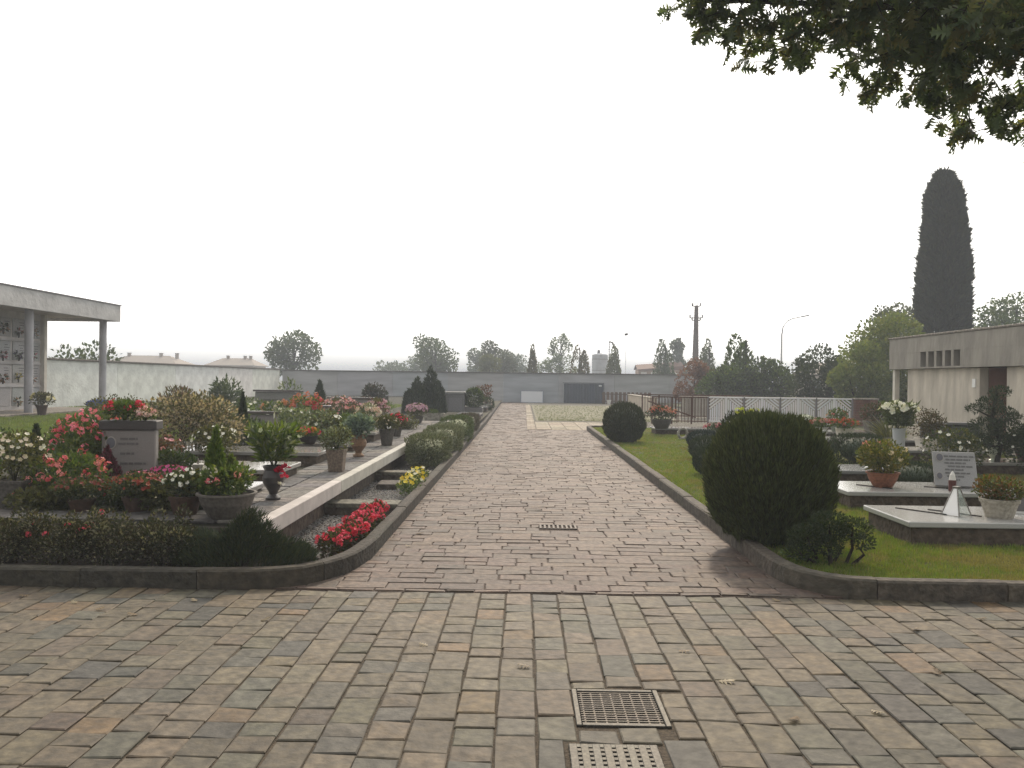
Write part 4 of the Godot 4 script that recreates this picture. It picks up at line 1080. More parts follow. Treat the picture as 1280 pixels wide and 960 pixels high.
func house(called: String, label: String, at: Vector3, w: float, d: float, eave: float, ridge: float, chim: Array) -> void:
	var t := thing(called, label, "house", at, 0, "houses beyond the walls")
	bx("wall", Vector3(0, eave * 0.5, 0), Vector3(w - 0.8, eave, d - 0.8), Color(0.55, 0.5, 0.45), "plaster", t)
	var m := MB.new(); m.col = Color(0.36, 0.31, 0.27)
	var a := w * 0.5; var b := d * 0.5; var r := w * 0.28
	var A := Vector3(-a, eave, b); var B := Vector3(a, eave, b); var C := Vector3(a, eave, -b); var D := Vector3(-a, eave, -b)
	var E2 := Vector3(-r, ridge, 0); var F := Vector3(r, ridge, 0)
	m.face(A, B, F, E2, Vector3(0, 1, 1)); m.face(D, C, F, E2, Vector3(0, 1, -1))
	m.face3(A, D, E2, Vector3(-1, 1, 0)); m.face3(B, C, F, Vector3(1, 1, 0))
	var rf2 := part("roof", m, "tile", t)
	bx("eave_board", Vector3(0, eave - 0.06, 0), Vector3(w - 0.02, 0.12, d - 0.02), Color(0.3, 0.27, 0.24), "paint", t)
	for x in chim:
		bx("chimney", Vector3(x, ridge - 0.1, 0.4), Vector3(0.45, 0.9, 0.45), Color(0.5, 0.42, 0.36), "clay", rf2)
		bx("chimney_cap", Vector3(x, ridge + 0.4, 0.4), Vector3(0.6, 0.08, 0.6), Color(0.35, 0.3, 0.27), "concrete", rf2)
	for k in 3:
		var wn := bx("window", Vector3(-w * 0.3 + k * w * 0.3, eave * 0.55, d * 0.5 - 0.395), Vector3(0.9, 1.2, 0.04), Color(0.08, 0.09, 0.1), "plastic", t)
		bx("frame", Vector3(-w * 0.3 + k * w * 0.3, eave * 0.55, d * 0.5 - 0.37), Vector3(0.05, 1.2, 0.03), Color(0.6, 0.58, 0.55), "paint", wn)

# ------------------------------------------------------------------ clipped bushes and near shrubs
func clipped(called: String, label: String, at: Vector3, rx: float, h: float, count: int, ln: float, wd: float, cols: Array, sq := 2.0, group := "", rz := -1.0, upk := 1.4) -> Node3D:
	var t := thing(called, label, "bush", at, 0, group)
	if rz < 0: rz = rx
	var core := MB.new(); core.col = cols[0]
	core.ball(Vector3(0, h * 0.48, 0), Vector3(rx * 0.8, h * 0.40, rz * 0.8), 20, 14)
	var st := MB.new(); st.col = Color(0.05, 0.04, 0.03)
	st.tube([Vector3(0, 0, 0), Vector3(0, h * 0.3, 0)], [rx * 0.12, rx * 0.1], 7)
	part("stem", st, "bark", t)
	part("inner_twigs", core, "needle", t)
	var bn := FastNoiseLite.new(); bn.seed = int(at.z * 100.0); bn.frequency = 1.0
	var f := MB.new()
	for i in count:
		var d := rdir()
		var m := pow(pow(absf(d.x), sq) + pow(absf(d.y), sq) + pow(absf(d.z), sq), -1.0 / sq)
		var g := 1.0 + 0.10 * bn.get_noise_3dv(d * 2.6) + 0.09 * bn.get_noise_3dv(d * 7.0) + rf(-0.09, 0.05)
		var p := Vector3(d.x * rx, d.y * h * 0.5, d.z * rz) * m * g + Vector3(0, h * 0.5, 0)
		var ld := (d * 0.8 + Vector3.UP * upk + rdir() * 0.5).normalized()
		f.col = jit(cols[rng.randi() % cols.size()], 0.25)
		f.leaf(p - ld * ln * 0.5, ld, ld.cross(rdir()).normalized(), ln * rf(0.6, 1.3), wd)
	part("foliage", f, "needle", t)
	return t

func build_bushes() -> void:
	clipped("globe_bush", "huge dark clipped globe bush at the corner of the right lawn", Vector3(2.36, 0.08, -8.0), 0.57, 1.2, 26000, 0.085, 0.013, [Color(0.055, 0.07, 0.026), Color(0.075, 0.095, 0.032), Color(0.10, 0.12, 0.04)], 2.3)
	clipped("globe_bush", "small dark clipped round bush farther along the right kerb", Vector3(2.5, 0.08, -20.7), 0.50, 0.98, 7000, 0.08, 0.02, [Color(0.05, 0.062, 0.028), Color(0.07, 0.08, 0.036)], 2.2)
	# gnarled little shrub in front of the big bush
	var t := thing("gnarled_shrub", "low gnarled shrub with twisted stems in front of the big globe bush", "shrub", Vector3(2.62, 0.085, -7.0))
	var st := MB.new(); st.col = Color(0.055, 0.045, 0.036)
	var f := MB.new()
	var pads := [[Vector3(-0.24, 0.24, 0.02), 0.15], [Vector3(-0.05, 0.34, 0), 0.17], [Vector3(0.13, 0.32, 0.05), 0.14], [Vector3(0.22, 0.2, 0.04), 0.09], [Vector3(-0.1, 0.18, 0.12), 0.12], [Vector3(0.02, 0.24, -0.14), 0.15], [Vector3(-0.33, 0.13, 0.08), 0.1]]
	for p in pads:
		var e: Vector3 = p[0]
		var b := Vector3(clampf(e.x * 0.6, -0.15, 0.14), 0, e.z * 0.5)
		st.tube([b, b * 0.7 + Vector3(e.x * 0.5 + rf(-0.05, 0.05), e.y * 0.45, rf(-0.03, 0.03)), Vector3(e.x * 0.9, e.y * 0.7, e.z), e], [0.017, 0.013, 0.01, 0.006], 6)
	var bl := []
	for p in pads: bl.append([p[0], Vector3(p[1], p[1] * 0.6, p[1])])
	leaves(f, bl, 3600, 0.03, 0.016, DARK, 0.5, 0.8)
	part("stems", st, "bark", t); part("foliage", f, "leaf", t)
	# left: low flower hedge behind the front kerb: separate low shrubs standing side by side
	var names := ["low shrub with pale flecked leaves at the left edge behind the front kerb", "low shrub with pale flecked leaves, second from the left edge behind the kerb", "low shrub with pale flecked leaves below the orange mounds", "low shrub with pale flecked leaves below the headstone planter", "low shrub with pale flecked leaves just left of the spreading juniper"]
	for i in 5:
		var x := -4.55 + i * 0.42
		var q := thing("bedding_shrub", names[i], "shrub", Vector3(x, 0.08, -6.62), 0, "low shrubs behind the front kerb")
		var fo := MB.new(); var sm := MB.new(); sm.col = Color(0.05, 0.045, 0.03)
		var bb := [[Vector3(0, 0.17, 0), Vector3(0.27, 0.17, 0.24)], [Vector3(0.14, 0.2, 0.1), Vector3(0.17, 0.13, 0.14)], [Vector3(-0.15, 0.22, -0.05), Vector3(0.16, 0.13, 0.15)]]
		for k in 9: bb.append([Vector3(rf(-0.24, 0.24), rf(0.22, 0.36), rf(-0.15, 0.2)), Vector3(0.06, rf(0.05, 0.11), 0.06)])
		leaves(fo, bb, 3000, 0.03, 0.017, [Color(0.045, 0.05, 0.025), Color(0.06, 0.062, 0.03), Color(0.035, 0.042, 0.02), Color(0.05, 0.04, 0.025), Color(0.2, 0.19, 0.14)], 0.5, 0.9)
		for k in 6: sm.tube([Vector3(rf(-0.05, 0.05), 0, rf(-0.05, 0.05)), Vector3(rf(-0.2, 0.2), rf(0.2, 0.3), rf(-0.18, 0.18))], [0.006, 0.003], 4, false)
		part("stems", sm, "bark", q); part("foliage", fo, "leaf", q)
		if i != 1 and i != 4:
			var fl := MB.new(); flowers(fl, Vector3(0, 0.18, 0), Vector3(0.25, 0.26, 0.22), 4, 0.024, [Color(0.6, 0.05, 0.09)], "cluster")
			part("blossoms", fl, "petal", q)
	var j := thing("spreading_juniper", "dark spreading juniper in the corner of the curved kerb", "shrub", Vector3(-2.28, 0.08, -6.62))
	var jf := MB.new(); var js := MB.new(); js.col = Color(0.05, 0.04, 0.03)
	for i in 8:
		var a := TAU * i / 8.0; js.tube([Vector3.ZERO, Vector3(cos(a) * 0.25, 0.16, sin(a) * 0.12), Vector3(cos(a) * 0.46, 0.2, sin(a) * 0.2)], [0.015, 0.01, 0.004], 5, false)
	for i in 9000:
		var a := rf(0, TAU); var q2 := pow(rng.randf(), 0.6)
		var hx := cos(a) * q2 * (0.5 if cos(a) < 0 else 0.62); var hz := sin(a) * q2 * 0.24
		var y := (0.36 + 0.09 * sin(hx * 13.0) + 0.05 * sin(hz * 21.0 + hx * 7.0)) * (1.0 - q2 * q2 * 0.75) * pow(rng.randf(), 0.45) - 0.02
		var d := (Vector3(cos(a) * 0.6, 0.8, sin(a) * 0.5) + rdir() * 0.4).normalized()
		jf.col = jit(DARK[i % 3], 0.25) if rng.randf() < 0.8 else jit(Color(0.06, 0.07, 0.02), 0.2)
		jf.leaf(Vector3(hx, y, hz), d, d.cross(rdir()).normalized(), rf(0.04, 0.09), 0.008)
	part("stems", js, "bark", j); part("foliage", jf, "needle", j)
	# sage coloured hedges beside the path
	var sg := [Color(0.17, 0.19, 0.10), Color(0.13, 0.15, 0.08), Color(0.21, 0.22, 0.14)]
	clipped("sage_hedge", "grey green low hedge beside the path, nearest of the hedge row", Vector3(-1.72, 0.06, -15.3), 0.36, 0.52, 5200, 0.06, 0.024, sg, 5.0, "low hedges along the left of the path", 0.8, 0.35)
	clipped("sage_hedge", "grey green low hedge beside the path, second of the row", Vector3(-1.68, 0.06, -17.6), 0.36, 0.56, 5200, 0.06, 0.024, sg, 5.0, "low hedges along the left of the path", 1.0, 0.35)
	clipped("box_hedge", "bright green clipped low hedge at the end of the edge beam", Vector3(-1.66, 0.06, -20.6), 0.37, 0.62, 4500, 0.05, 0.02, [Color(0.09, 0.12, 0.03), Color(0.07, 0.10, 0.028)], 4.5, "low hedges along the left of the path", 1.4, 0.3)
	clipped("box_hedge", "dull brownish green hedge beyond the bright clipped hedge", Vector3(-1.62, 0.1, -24.2), 0.3, 0.5, 3000, 0.05, 0.02, [Color(0.09, 0.09, 0.05), Color(0.11, 0.08, 0.06)], 4.0, "low hedges along the left of the path", 1.3, 0.3)
	# dark low shrubs on the right lawn between graves
	var R := "dark low shrubs among the right graves"
	clipped("low_yew", "dark low shrub just left of the big globe bush by the grave stones", Vector3(3.6, 0.08, -16.3), 0.34, 0.46, 3200, 0.06, 0.018, DARK, 2.4, R)
	clipped("low_yew", "dark blue green low shrub beside the flower box near the railing", Vector3(4.1, 0.08, -18.9), 0.38, 0.42, 3000, 0.07, 0.02, [Color(0.03, 0.05, 0.04), Color(0.025, 0.04, 0.032)], 2.2, R)
	clipped("low_yew", "dark low shrub half hidden behind the left side of the globe bush", Vector3(3.15, 0.08, -13.6), 0.36, 0.5, 3200, 0.06, 0.016, DARK, 2.4, R)
	clipped("box_hedge", "dark square clipped hedge block behind the terracotta bowl", Vector3(6.4, 0.08, -16.0), 0.42, 0.55, 4000, 0.05, 0.02, DARK, 6.0, R)
	clipped("low_yew", "small dark shrub on the lawn behind the terracotta bowl", Vector3(5.55, 0.08, -11.9), 0.36, 0.42, 2600, 0.05, 0.014, DARK, 2.2, R)
	clipped("low_yew", "lumpy dark shrub topped with yellow blooms behind the globe bush", Vector3(3.25, 0.08, -12.3), 0.4, 1.1, 4000, 0.06, 0.016, [Color(0.045, 0.06, 0.022), Color(0.035, 0.05, 0.02)], 2.2, R)
	var yb := MB.new(); flowers(yb, Vector3(0, 1.08, 0), Vector3(0.18, 0.06, 0.1), 6, 0.05, [Color(0.55, 0.6, 0.06)], "cluster", 0.2)
	part("blossoms", yb, "petal", get_child(get_child_count() - 1))
	# layered topiary tree in front of the building
	t = thing("cloud_pruned_pine", "dark cloud pruned small tree in front of the building doorway", "tree", Vector3(8.15, 0.08, -14.5))
	st = MB.new(); st.col = Color(0.05, 0.04, 0.03)
	st.tube([Vector3.ZERO, Vector3(0.1, 0.5, 0), Vector3(-0.05, 1.0, 0), Vector3(0.02, 1.5, 0)], [0.05, 0.04, 0.03, 0.015], 7)
	f = MB.new(); bl = []
	for p in [[0.05, 1.42, 0.17], [-0.1, 1.22, 0.2], [-0.36, 1.12, 0.13], [0.15, 1.02, 0.24], [0.32, 0.98, 0.13], [-0.15, 0.82, 0.26], [0.18, 0.78, 0.28], [-0.3, 0.55, 0.26], [0.1, 0.52, 0.34], [0.42, 0.6, 0.2]]:
		bl.append([Vector3(p[0], p[1], rf(-0.1, 0.1)), Vector3(p[2], p[2] * 0.55, p[2])])
		st.tube([Vector3(0, p[1] * 0.85, 0), Vector3(p[0], p[1], 0)], [0.02, 0.01], 5, false)
	leaves(f, bl, 6500, 0.05, 0.016, DARK, 0.7, 0.8)
	part("trunk", st, "bark", t); part("crown", f, "needle", t)

func build_oak() -> void:
	var t := thing("oak_tree", "overhanging oak branches with pointed lobed leaves at the upper right", "tree", Vector3(7.6, 0.08, -6.4))
	var tr := MB.new(); tr.col = Color(0.07, 0.06, 0.05)
	tr.tube([Vector3(0, -0.1, 0), Vector3(0.05, 0.4, 0), Vector3(0, 2.5, 0.05), Vector3(-0.1, 5.0, 0), Vector3(0, 8.0, -0.2)], [0.42, 0.3, 0.25, 0.19, 0.08], 12)
	part("trunk", tr, "bark", t)
	var lm := MB.new(); lm.col = Color(0.06, 0.05, 0.04)
	var limbs := []
	for a in [[Vector3(-0.05, 3.6, 0), Vector3(-2.2, 4.5, -0.6), Vector3(-4.2, 4.85, -1.0), Vector3(-6.1, 5.0, -1.2)],
		[Vector3(-0.05, 3.4, 0), Vector3(-1.6, 4.3, -0.7), Vector3(-3.2, 4.7, -1.2), Vector3(-4.6, 4.85, -1.4)],
		[Vector3(-0.05, 4.2, 0), Vector3(-1.8, 5.3, 0.3), Vector3(-3.8, 5.8, 0.2), Vector3(-5.6, 5.9, 0.0)],
		[Vector3(0, 4.4, 0), Vector3(1.6, 5.4, 0.9), Vector3(3.2, 5.6, 1.4)],
		[Vector3(0, 4.8, 0), Vector3(0.6, 6.0, 1.9), Vector3(0.9, 6.5, 3.2)],
		[Vector3(0, 4.6, 0), Vector3(-0.3, 6.0, -1.6), Vector3(-0.4, 6.6, -3.0)]]:
		var rr := []
		for i in a.size(): rr.append(lerpf(0.085, 0.014, float(i) / (a.size() - 1)))
		lm.tube(a, rr, 7)
		limbs.append(a)
	var cr := MB.new()
	var cols := [Color(0.13, 0.18, 0.10), Color(0.14, 0.19, 0.10), Color(0.155, 0.195, 0.10), Color(0.125, 0.155, 0.09), Color(0.2, 0.2, 0.09)]
	# twigs: drooping sprays, the underside of the crown falls towards the trunk side
	var n := 0
	while n < 880:
		var x := rf(-6.3, -2.6); var z := rf(-1.7, 0.3)
		var wob := 0.10 * sin(x * 3.1 + z * 1.7) + 0.07 * sin(x * 7.3 - z * 4.0)
		var low := 4.60 - (x + 6.2) * 0.315 + wob
		if x < -5.6: low += (-5.6 - x) * 0.35
		var y := low + 0.18 + pow(rng.randf(), 1.1) * 1.2
		n += 1
		spray(cr, lm, Vector3(x, y, z), cols)
	for i in 260:
		var a: Array = limbs[3 + i % 3]
		var p: Vector3 = a[1].lerp(a[2], rng.randf() * 1.15) + rdir() * rf(0.2, 1.0)
		spray(cr, lm, p, cols)
	part("limbs", lm, "bark", t)
	part("crown", cr, "oak_leaf", t)

func spray(cr: MB, lm: MB, p: Vector3, cols: Array) -> void:
	var d := Vector3(rf(-1, 0.4), rf(-0.5, 0.1), rf(-0.7, 0.7)).normalized()
	lm.tube([p - d * 0.2 + Vector3(0, 0.06, 0), p], [0.006, 0.003], 3, false)
	for k in 7:
		var b := p - d * 0.16 * (k / 7.0)
		var ld := (d * 0.5 + Vector3.DOWN * rf(0.0, 0.9) + rdir() * 0.75).normalized()
		var s := ld.cross(rdir()).normalized()
		cr.col = jit(cols[rng.randi() % cols.size()], 0.2)
		oak_leaf(cr, b, ld, s, rf(0.12, 0.18))

# ------------------------------------------------------------------ graves
func inscription(parent: Node3D, o: Vector3, w: float, h: float, bs: Basis, lines: Array, k: Color) -> void:
	# lines of small raised word marks, too blurred in the view to be read
	var m := MB.new(); m.col = k
	for i in lines.size():
		var y := h * 0.5 - h * (i + 0.5) / lines.size()
		var x: float = -w * 0.5 + w * lines[i][0]; var e: float = -w * 0.5 + w * lines[i][1]
		while x < e:
			var l := minf(rf(0.05, 0.12) * w * 2.0, e - x)
			m.box(o + bs * Vector3(x + l * 0.5, y, 0.002), bs.get_scale() * Vector3(l, h / lines.size() * 0.42, 0.004), 0, bs)
			x += l + w * 0.03
	var o2 := part("inscription", m, "paint", parent)
	o2.set_meta("kind", "stuff")

func oval(parent: Node3D, o: Vector3, r: float, bs: Basis) -> void:
	for q in [[1.0, Color(0.35, 0.33, 0.3), 0.0, "portrait_frame"], [0.82, Color(0.12, 0.12, 0.14), 0.004, "portrait"]]:
		var m := MB.new(); m.col = q[1]
		for i in 18:
			var a := TAU * i / 18.0; var b := TAU * (i + 1) / 18.0
			m.face3(o + bs * Vector3(0, 0, 0.006 + q[2]), o + bs * Vector3(cos(a) * r * 0.8 * q[0], sin(a) * r * q[0], 0.004 + q[2]), o + bs * Vector3(cos(b) * r * 0.8 * q[0], sin(b) * r * q[0], 0.004 + q[2]), bs * Vector3(0, 0, 1))
		part(q[3], m, "plastic", parent)

# slab from x0 (the end near the path) away by length, sg = -1 left or 1 right; front towards the camera
func grave(label: String, x0: float, z: float, sg: float, ln: float, wid: float, y0: float, top: float, k: Color, group: String) -> Node3D:
	var t := thing("grave", label, "grave", Vector3(x0 + sg * ln * 0.5, y0, z), 0, group)
	var h := top - y0
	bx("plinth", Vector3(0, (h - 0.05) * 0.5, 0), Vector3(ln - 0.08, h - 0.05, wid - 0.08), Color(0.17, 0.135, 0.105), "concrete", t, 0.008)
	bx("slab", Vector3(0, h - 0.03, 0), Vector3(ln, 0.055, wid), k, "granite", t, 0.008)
	return t

func build_graves() -> void:
	var GR := "graves on the right lawn"; var GL := "graves on the terrace"
	var y := 0.06
	var t := grave("low pale polished slab grave with a glass pyramid, nearest on the right", 3.68, -8.5, 1, 2.4, 1.08, y, 0.3, Color(0.85, 0.85, 0.83), GR)
	# bronze letters on the slab
	var m := MB.new(); m.col = Color(0.05, 0.045, 0.04)
	for r in 2:
		for i in 9:
			m.box(Vector3(-0.92 + r * 0.3 + i * 0.035, 0.242, -0.3 + r * 0.08 + i * 0.045), Vector3(0.07, 0.012, 0.028), 0, Basis(Vector3.UP, -0.9))
	part("bronze_letters", m, "iron", t)
	t = grave("polished slab grave with a terracotta bowl and open book stone", 3.95, -10.7, 1, 2.3, 1.1, y, 0.3, Color(0.75, 0.75, 0.73), GR)
	m = MB.new(); m.col = Color(0.05, 0.045, 0.04)
	for i in 7: m.box(Vector3(-0.75 + i * 0.04, 0.242, -0.1 + i * 0.05), Vector3(0.08, 0.012, 0.03), 0, Basis(Vector3.UP, -0.9))
	m.box(Vector3(0.2, 0.243, 0.1), Vector3(0.4, 0.014, 0.03), 0, Basis(Vector3.UP, -0.6))
	part("bronze_letters", m, "iron", t)
	grave("grey slab grave with white scroll ornament behind the globe bush", 4.6, -13.1, 1, 2.2, 1.0, y, 0.3, Color(0.45, 0.45, 0.45), GR)
	m = MB.new(); m.col = Color(0.7, 0.7, 0.68)
	m.tube([Vector3(-0.5, 0.25, 0.3), Vector3(-0.35, 0.3, 0.3), Vector3(-0.2, 0.26, 0.3), Vector3(-0.05, 0.3, 0.3), Vector3(0.12, 0.26, 0.3)], [0.015, 0.022, 0.015, 0.022, 0.012], 7)
	part("scroll_ornament", m, "paint", get_child(get_child_count() - 1))
	grave("pale slab grave carrying the vase of white lilies", 6.6, -16.9, 1, 2.6, 1.0, y, 0.32, Color(0.55, 0.55, 0.53), GR)
	grave("long low stone grave behind the square clipped hedge", 6.7, -19.6, 1, 2.8, 1.0, y, 0.34, Color(0.55, 0.53, 0.5), GR)
	grave("stone grave at the right edge carrying the white urn", 7.55, -14.7, 1, 2.6, 0.9, y, 0.3, Color(0.5, 0.48, 0.45), GR)
	grave("low grave with dark slab near the rusty railing", 3.75, -24.3, 1, 1.6, 0.9, y, 0.28, Color(0.5, 0.49, 0.47), GR)
	grave("low pale grave with arched ends between railing and globe bush", 4.75, -21.9, 1, 2.2, 1.0, y, 0.32, Color(0.6, 0.58, 0.54), GR)
	grave("pale far grave under the white fence", 7.6, -26.4, 1, 2.6, 1.0, y, 0.34, Color(0.6, 0.58, 0.55), GR)
	grave("grave with red flower pots left of the concrete building", 8.0, -22.6, 1, 2.0, 1.0, y, 0.34, Color(0.6, 0.57, 0.52), GR)
	# terrace graves on the left, their feet towards the walkway
	var zs := [-8.55, -10.15, -12.25, -14.3, -16.5, -18.7, -20.9, -23.1]
	var tops := [0.46, 0.52, 0.54, 0.5, 0.56, 0.5, 0.54, 0.5]
	var lb := ["terrace grave behind the dark leafy urn, nearest the front", "terrace grave with shiny slab left of the tall square pot", "terrace grave with shiny slab behind the tall square pot", "terrace grave behind the terracotta vase", "terrace grave beside the dark round pot", "terrace grave behind the white and pink blooms", "terrace grave below the mauve heather", "farthest terrace grave before the conifer clump"]
	for i in 8:
		grave(lb[i], -2.8 - 0.05 * (i % 3), zs[i], -1, 2.2, 1.0, 0.33, tops[i], [Color(0.5, 0.48, 0.46), Color(0.66, 0.63, 0.58), Color(0.55, 0.53, 0.5)][i % 3], GL)
	# headstone planter with an oval portrait
	t = thing("headstone", "grey headstone with oval portrait and dark flower box on top", "headstone", Vector3(-4.28, 0.33, -9.0), 0.12)
	var s := bx("stone", Vector3(0, 0.34, 0), Vector3(0.56, 0.68, 0.12), Color(0.42, 0.39, 0.37), "rough_granite", t, 0.012)
	bx("flower_box", Vector3(0, 0.73, -0.03), Vector3(0.6, 0.1, 0.24), Color(0.1, 0.09, 0.085), "rough_granite", t, 0.01)
	inscription(s, Vector3(0.06, 0.45, 0.061), 0.36, 0.32, Basis.IDENTITY, [[0.1, 0.6], [0.05, 0.62], [0, 0], [0.1, 0.5], [0, 0], [0.1, 0.85]], Color(0.12, 0.11, 0.11))
	oval(s, Vector3(-0.18, 0.54, 0.061), 0.07, Basis.IDENTITY)
	# other headstones on the terrace
	for a in [[-4.75, -15.2, 0.5, 0.64, "small grey headstone with dark top beside the dark cone shrub"], [-6.7, -22.6, 1.25, 0.92, "wide grey headstone with dark coping in front of the pale wall"], [-4.85, -19.3, 0.62, 0.62, "pale grey headstone with planter top among red salvia"], [-5.1, -24.5, 1.3, 0.7, "long low headstone row with brown top in front of the far wall"], [-7.9, -26.5, 1.2, 0.8, "grey headstone half hidden by shrubs near the wall corner"]]:
		t = thing("headstone", a[4], "headstone", Vector3(a[0], 0.33, a[1]), rf(-0.1, 0.1), "headstones on the terrace")
		s = bx("stone", Vector3(0, a[3] * 0.5 - 0.03, 0), Vector3(a[2], a[3] - 0.06, 0.14), jit(Color(0.50, 0.49, 0.48), 0.1), "rough_granite", t, 0.01)
		bx("coping", Vector3(0, a[3] - 0.02, 0), Vector3(a[2] + 0.08, 0.05, 0.26), Color(0.2, 0.18, 0.17), "granite", t, 0.008)
		inscription(s, Vector3(0, a[3] * 0.55, 0.071), a[2] * 0.8, a[3] * 0.45, Basis.IDENTITY, [[0.1, 0.7], [0.05, 0.6], [0.2, 0.8]], Color(0.14, 0.13, 0.13))
	t = thing("tomb", "square grey stone tomb with light cap beside the conifer clump", "tomb", Vector3(-2.75, 0.15, -33))
	bx("block", Vector3(0, 0.44, 0), Vector3(0.82, 0.88, 0.5), Color(0.30, 0.30, 0.31), "rough_granite", t, 0.01)
	bx("cap", Vector3(-0.05, 0.93, 0), Vector3(1.0, 0.06, 0.62), Color(0.6, 0.6, 0.58), "rough_granite", t, 0.008)
	bx("recess_panel", Vector3(0.06, 0.42, 0.252), Vector3(0.5, 0.6, 0.02), Color(0.36, 0.36, 0.38), "rough_granite", t)
	t = thing("stone_planter", "grey stone planter box under the round bush by the path", "planter", Vector3(-2.0, 0.15, -33.2))
	bx("box", Vector3(0, 0.17, 0), Vector3(0.75, 0.34, 0.6), Color(0.3, 0.29, 0.29), "rough_granite", t, 0.01)
	bx("soil", Vector3(0, 0.335, 0), Vector3(0.65, 0.03, 0.5), Color(0.03, 0.02, 0.015), "soil", t)
	for a in [[-1.85, -29.5, "small flat shiny grave just beyond the bright hedge"], [-1.95, -37.5, "flat pale grave by the path, second beyond the hedge"], [-1.9, -40.5, "flat pale grave by the path near the far wall"]]:
		t = grave(a[2], a[0] + 0.35, a[1], -1, 0.8, 1.6, 0.15, 0.42, Color(0.6, 0.6, 0.6), "small graves beyond the hedge")
	# right: lantern pyramid
	t = thing("glass_pyramid", "clear glass pyramid lantern standing on the nearest slab", "lantern", Vector3(4.36, 0.298, -8.42), 0.5)
	var b := 0.135; var hh := 0.27; var tp := 0.03
	for i in 4:
		var a0 := TAU * i / 4.0 + PI / 4; var a1 := TAU * (i + 1) / 4.0 + PI / 4
		var p0 := Vector3(cos(a0), 0, sin(a0)); var p1 := Vector3(cos(a1), 0, sin(a1))
		m = MB.new(); m.col = Color.WHITE
		m.face(p0 * b + Vector3(0, 0.005, 0), p1 * b + Vector3(0, 0.005, 0), p1 * tp + Vector3(0, hh, 0), p0 * tp + Vector3(0, hh, 0), p0 + p1)
		if i == 1:
			m.col = Color(0.8, 0.8, 0.78); part("sunlit_pane", m, "paint", t)  # left glass face painted opaque pale, its sun brightness put into the colour
		else:
			part("pane", m, "glass", t)
		m = MB.new(); m.col = Color(0.55, 0.55, 0.55)
		m.tube([p0 * b + Vector3(0, 0.004, 0), p0 * tp + Vector3(0, hh, 0)], [0.007, 0.006], 6)
		part("edge", m, "steel", t)
	bx("cap", Vector3(0, hh + 0.008, 0), Vector3(0.06, 0.02, 0.06), Color(0.35, 0.35, 0.34), "steel", t, 0.004)
	m = MB.new(); m.col = Color(0.3, 0.28, 0.24); m.lathe([Vector2(0, 0.002), Vector2(0.03, 0.002), Vector2(0.03, 0.1), Vector2(0, 0.1)], Vector3.ZERO, 12)
	part("candle", m, "plastic", t)
	# open book stone
	t = thing("book_stone", "tilted pale inscribed stone tablet with round portrait on second slab", "headstone", Vector3(5.5, 0.298, -10.62), -0.22)
	var bs := Basis(Vector3(1, 0, 0), -0.42)
	s = bx("tablet", bs * Vector3(0, 0.25, 0), Vector3(0.5, 0.46, 0.04), Color(0.56, 0.56, 0.56), "rough_granite", t, 0.006, bs)
	bx("support", Vector3(0.02, 0.16, -0.2), Vector3(0.46, 0.3, 0.04), Color(0.14, 0.12, 0.11), "rough_granite", t, 0.004, Basis(Vector3(1, 0, 0), 0.3))
	inscription(s, bs * Vector3(0.06, 0.26, 0.021), 0.36, 0.36, bs, [[0.0, 1.0], [0.05, 0.85], [0, 0.7], [0.1, 0.9], [0.0, 0.6], [0, 0.8], [0.05, 0.6], [0.2, 0.45]], Color(0.12, 0.12, 0.12))
	oval(s, bs * Vector3(-0.17, 0.4, 0.021), 0.06, bs)
	oval(s, bs * Vector3(-0.19, 0.15, 0.021), 0.05, bs)
	t = thing("grave_candle", "small red grave candle with white top before the tablet", "candle", Vector3(5.28, 0.298, -10.3))
	m = MB.new(); m.col = Color(0.10, 0.03, 0.025); m.lathe([Vector2(0, 0), Vector2(0.042, 0), Vector2(0.045, 0.02), Vector2(0.045, 0.13), Vector2(0.04, 0.14)], Vector3.ZERO, 14); part("glass_cup", m, "plastic", t)
	m = MB.new(); m.col = Color(0.7, 0.69, 0.65); m.lathe([Vector2(0.04, 0.14), Vector2(0.03, 0.2), Vector2(0.01, 0.24), Vector2(0, 0.25)], Vector3.ZERO, 14); part("lid", m, "paint", t)
	t = thing("photo_frame", "small white photo frame on the nearest slab at the right edge", "photo frame", Vector3(5.08, 0.298, -8.55), -0.2)
	bs = Basis(Vector3(1, 0, 0), -0.25)
	bx("frame", bs * Vector3(0, 0.1, 0), Vector3(0.15, 0.2, 0.02), Color(0.7, 0.7, 0.68), "paint", t, 0.004, bs)
	bx("picture", bs * Vector3(0, 0.1, 0.012), Vector3(0.11, 0.15, 0.004), Color(0.12, 0.11, 0.11), "plastic", t, 0, bs)
	bx("stand", Vector3(0, 0.07, -0.08), Vector3(0.03, 0.15, 0.01), Color(0.3, 0.3, 0.3), "paint", t, 0, Basis(Vector3(1, 0, 0), 0.45))
	# dark round stone behind the lilies, upright
	t = thing("headstone", "dark grey rounded stone monument before the beige wall", "headstone", Vector3(9.3, 0.06, -18.3), -0.2)
	bx("stone", Vector3(0, 0.34, 0), Vector3(1.15, 0.68, 0.25), Color(0.13, 0.135, 0.14), "rough_granite", t, 0.03)
	bx("coping", Vector3(0, 0.71, 0), Vector3(1.25, 0.06, 0.34), Color(0.3, 0.3, 0.3), "rough_granite", t, 0.01)

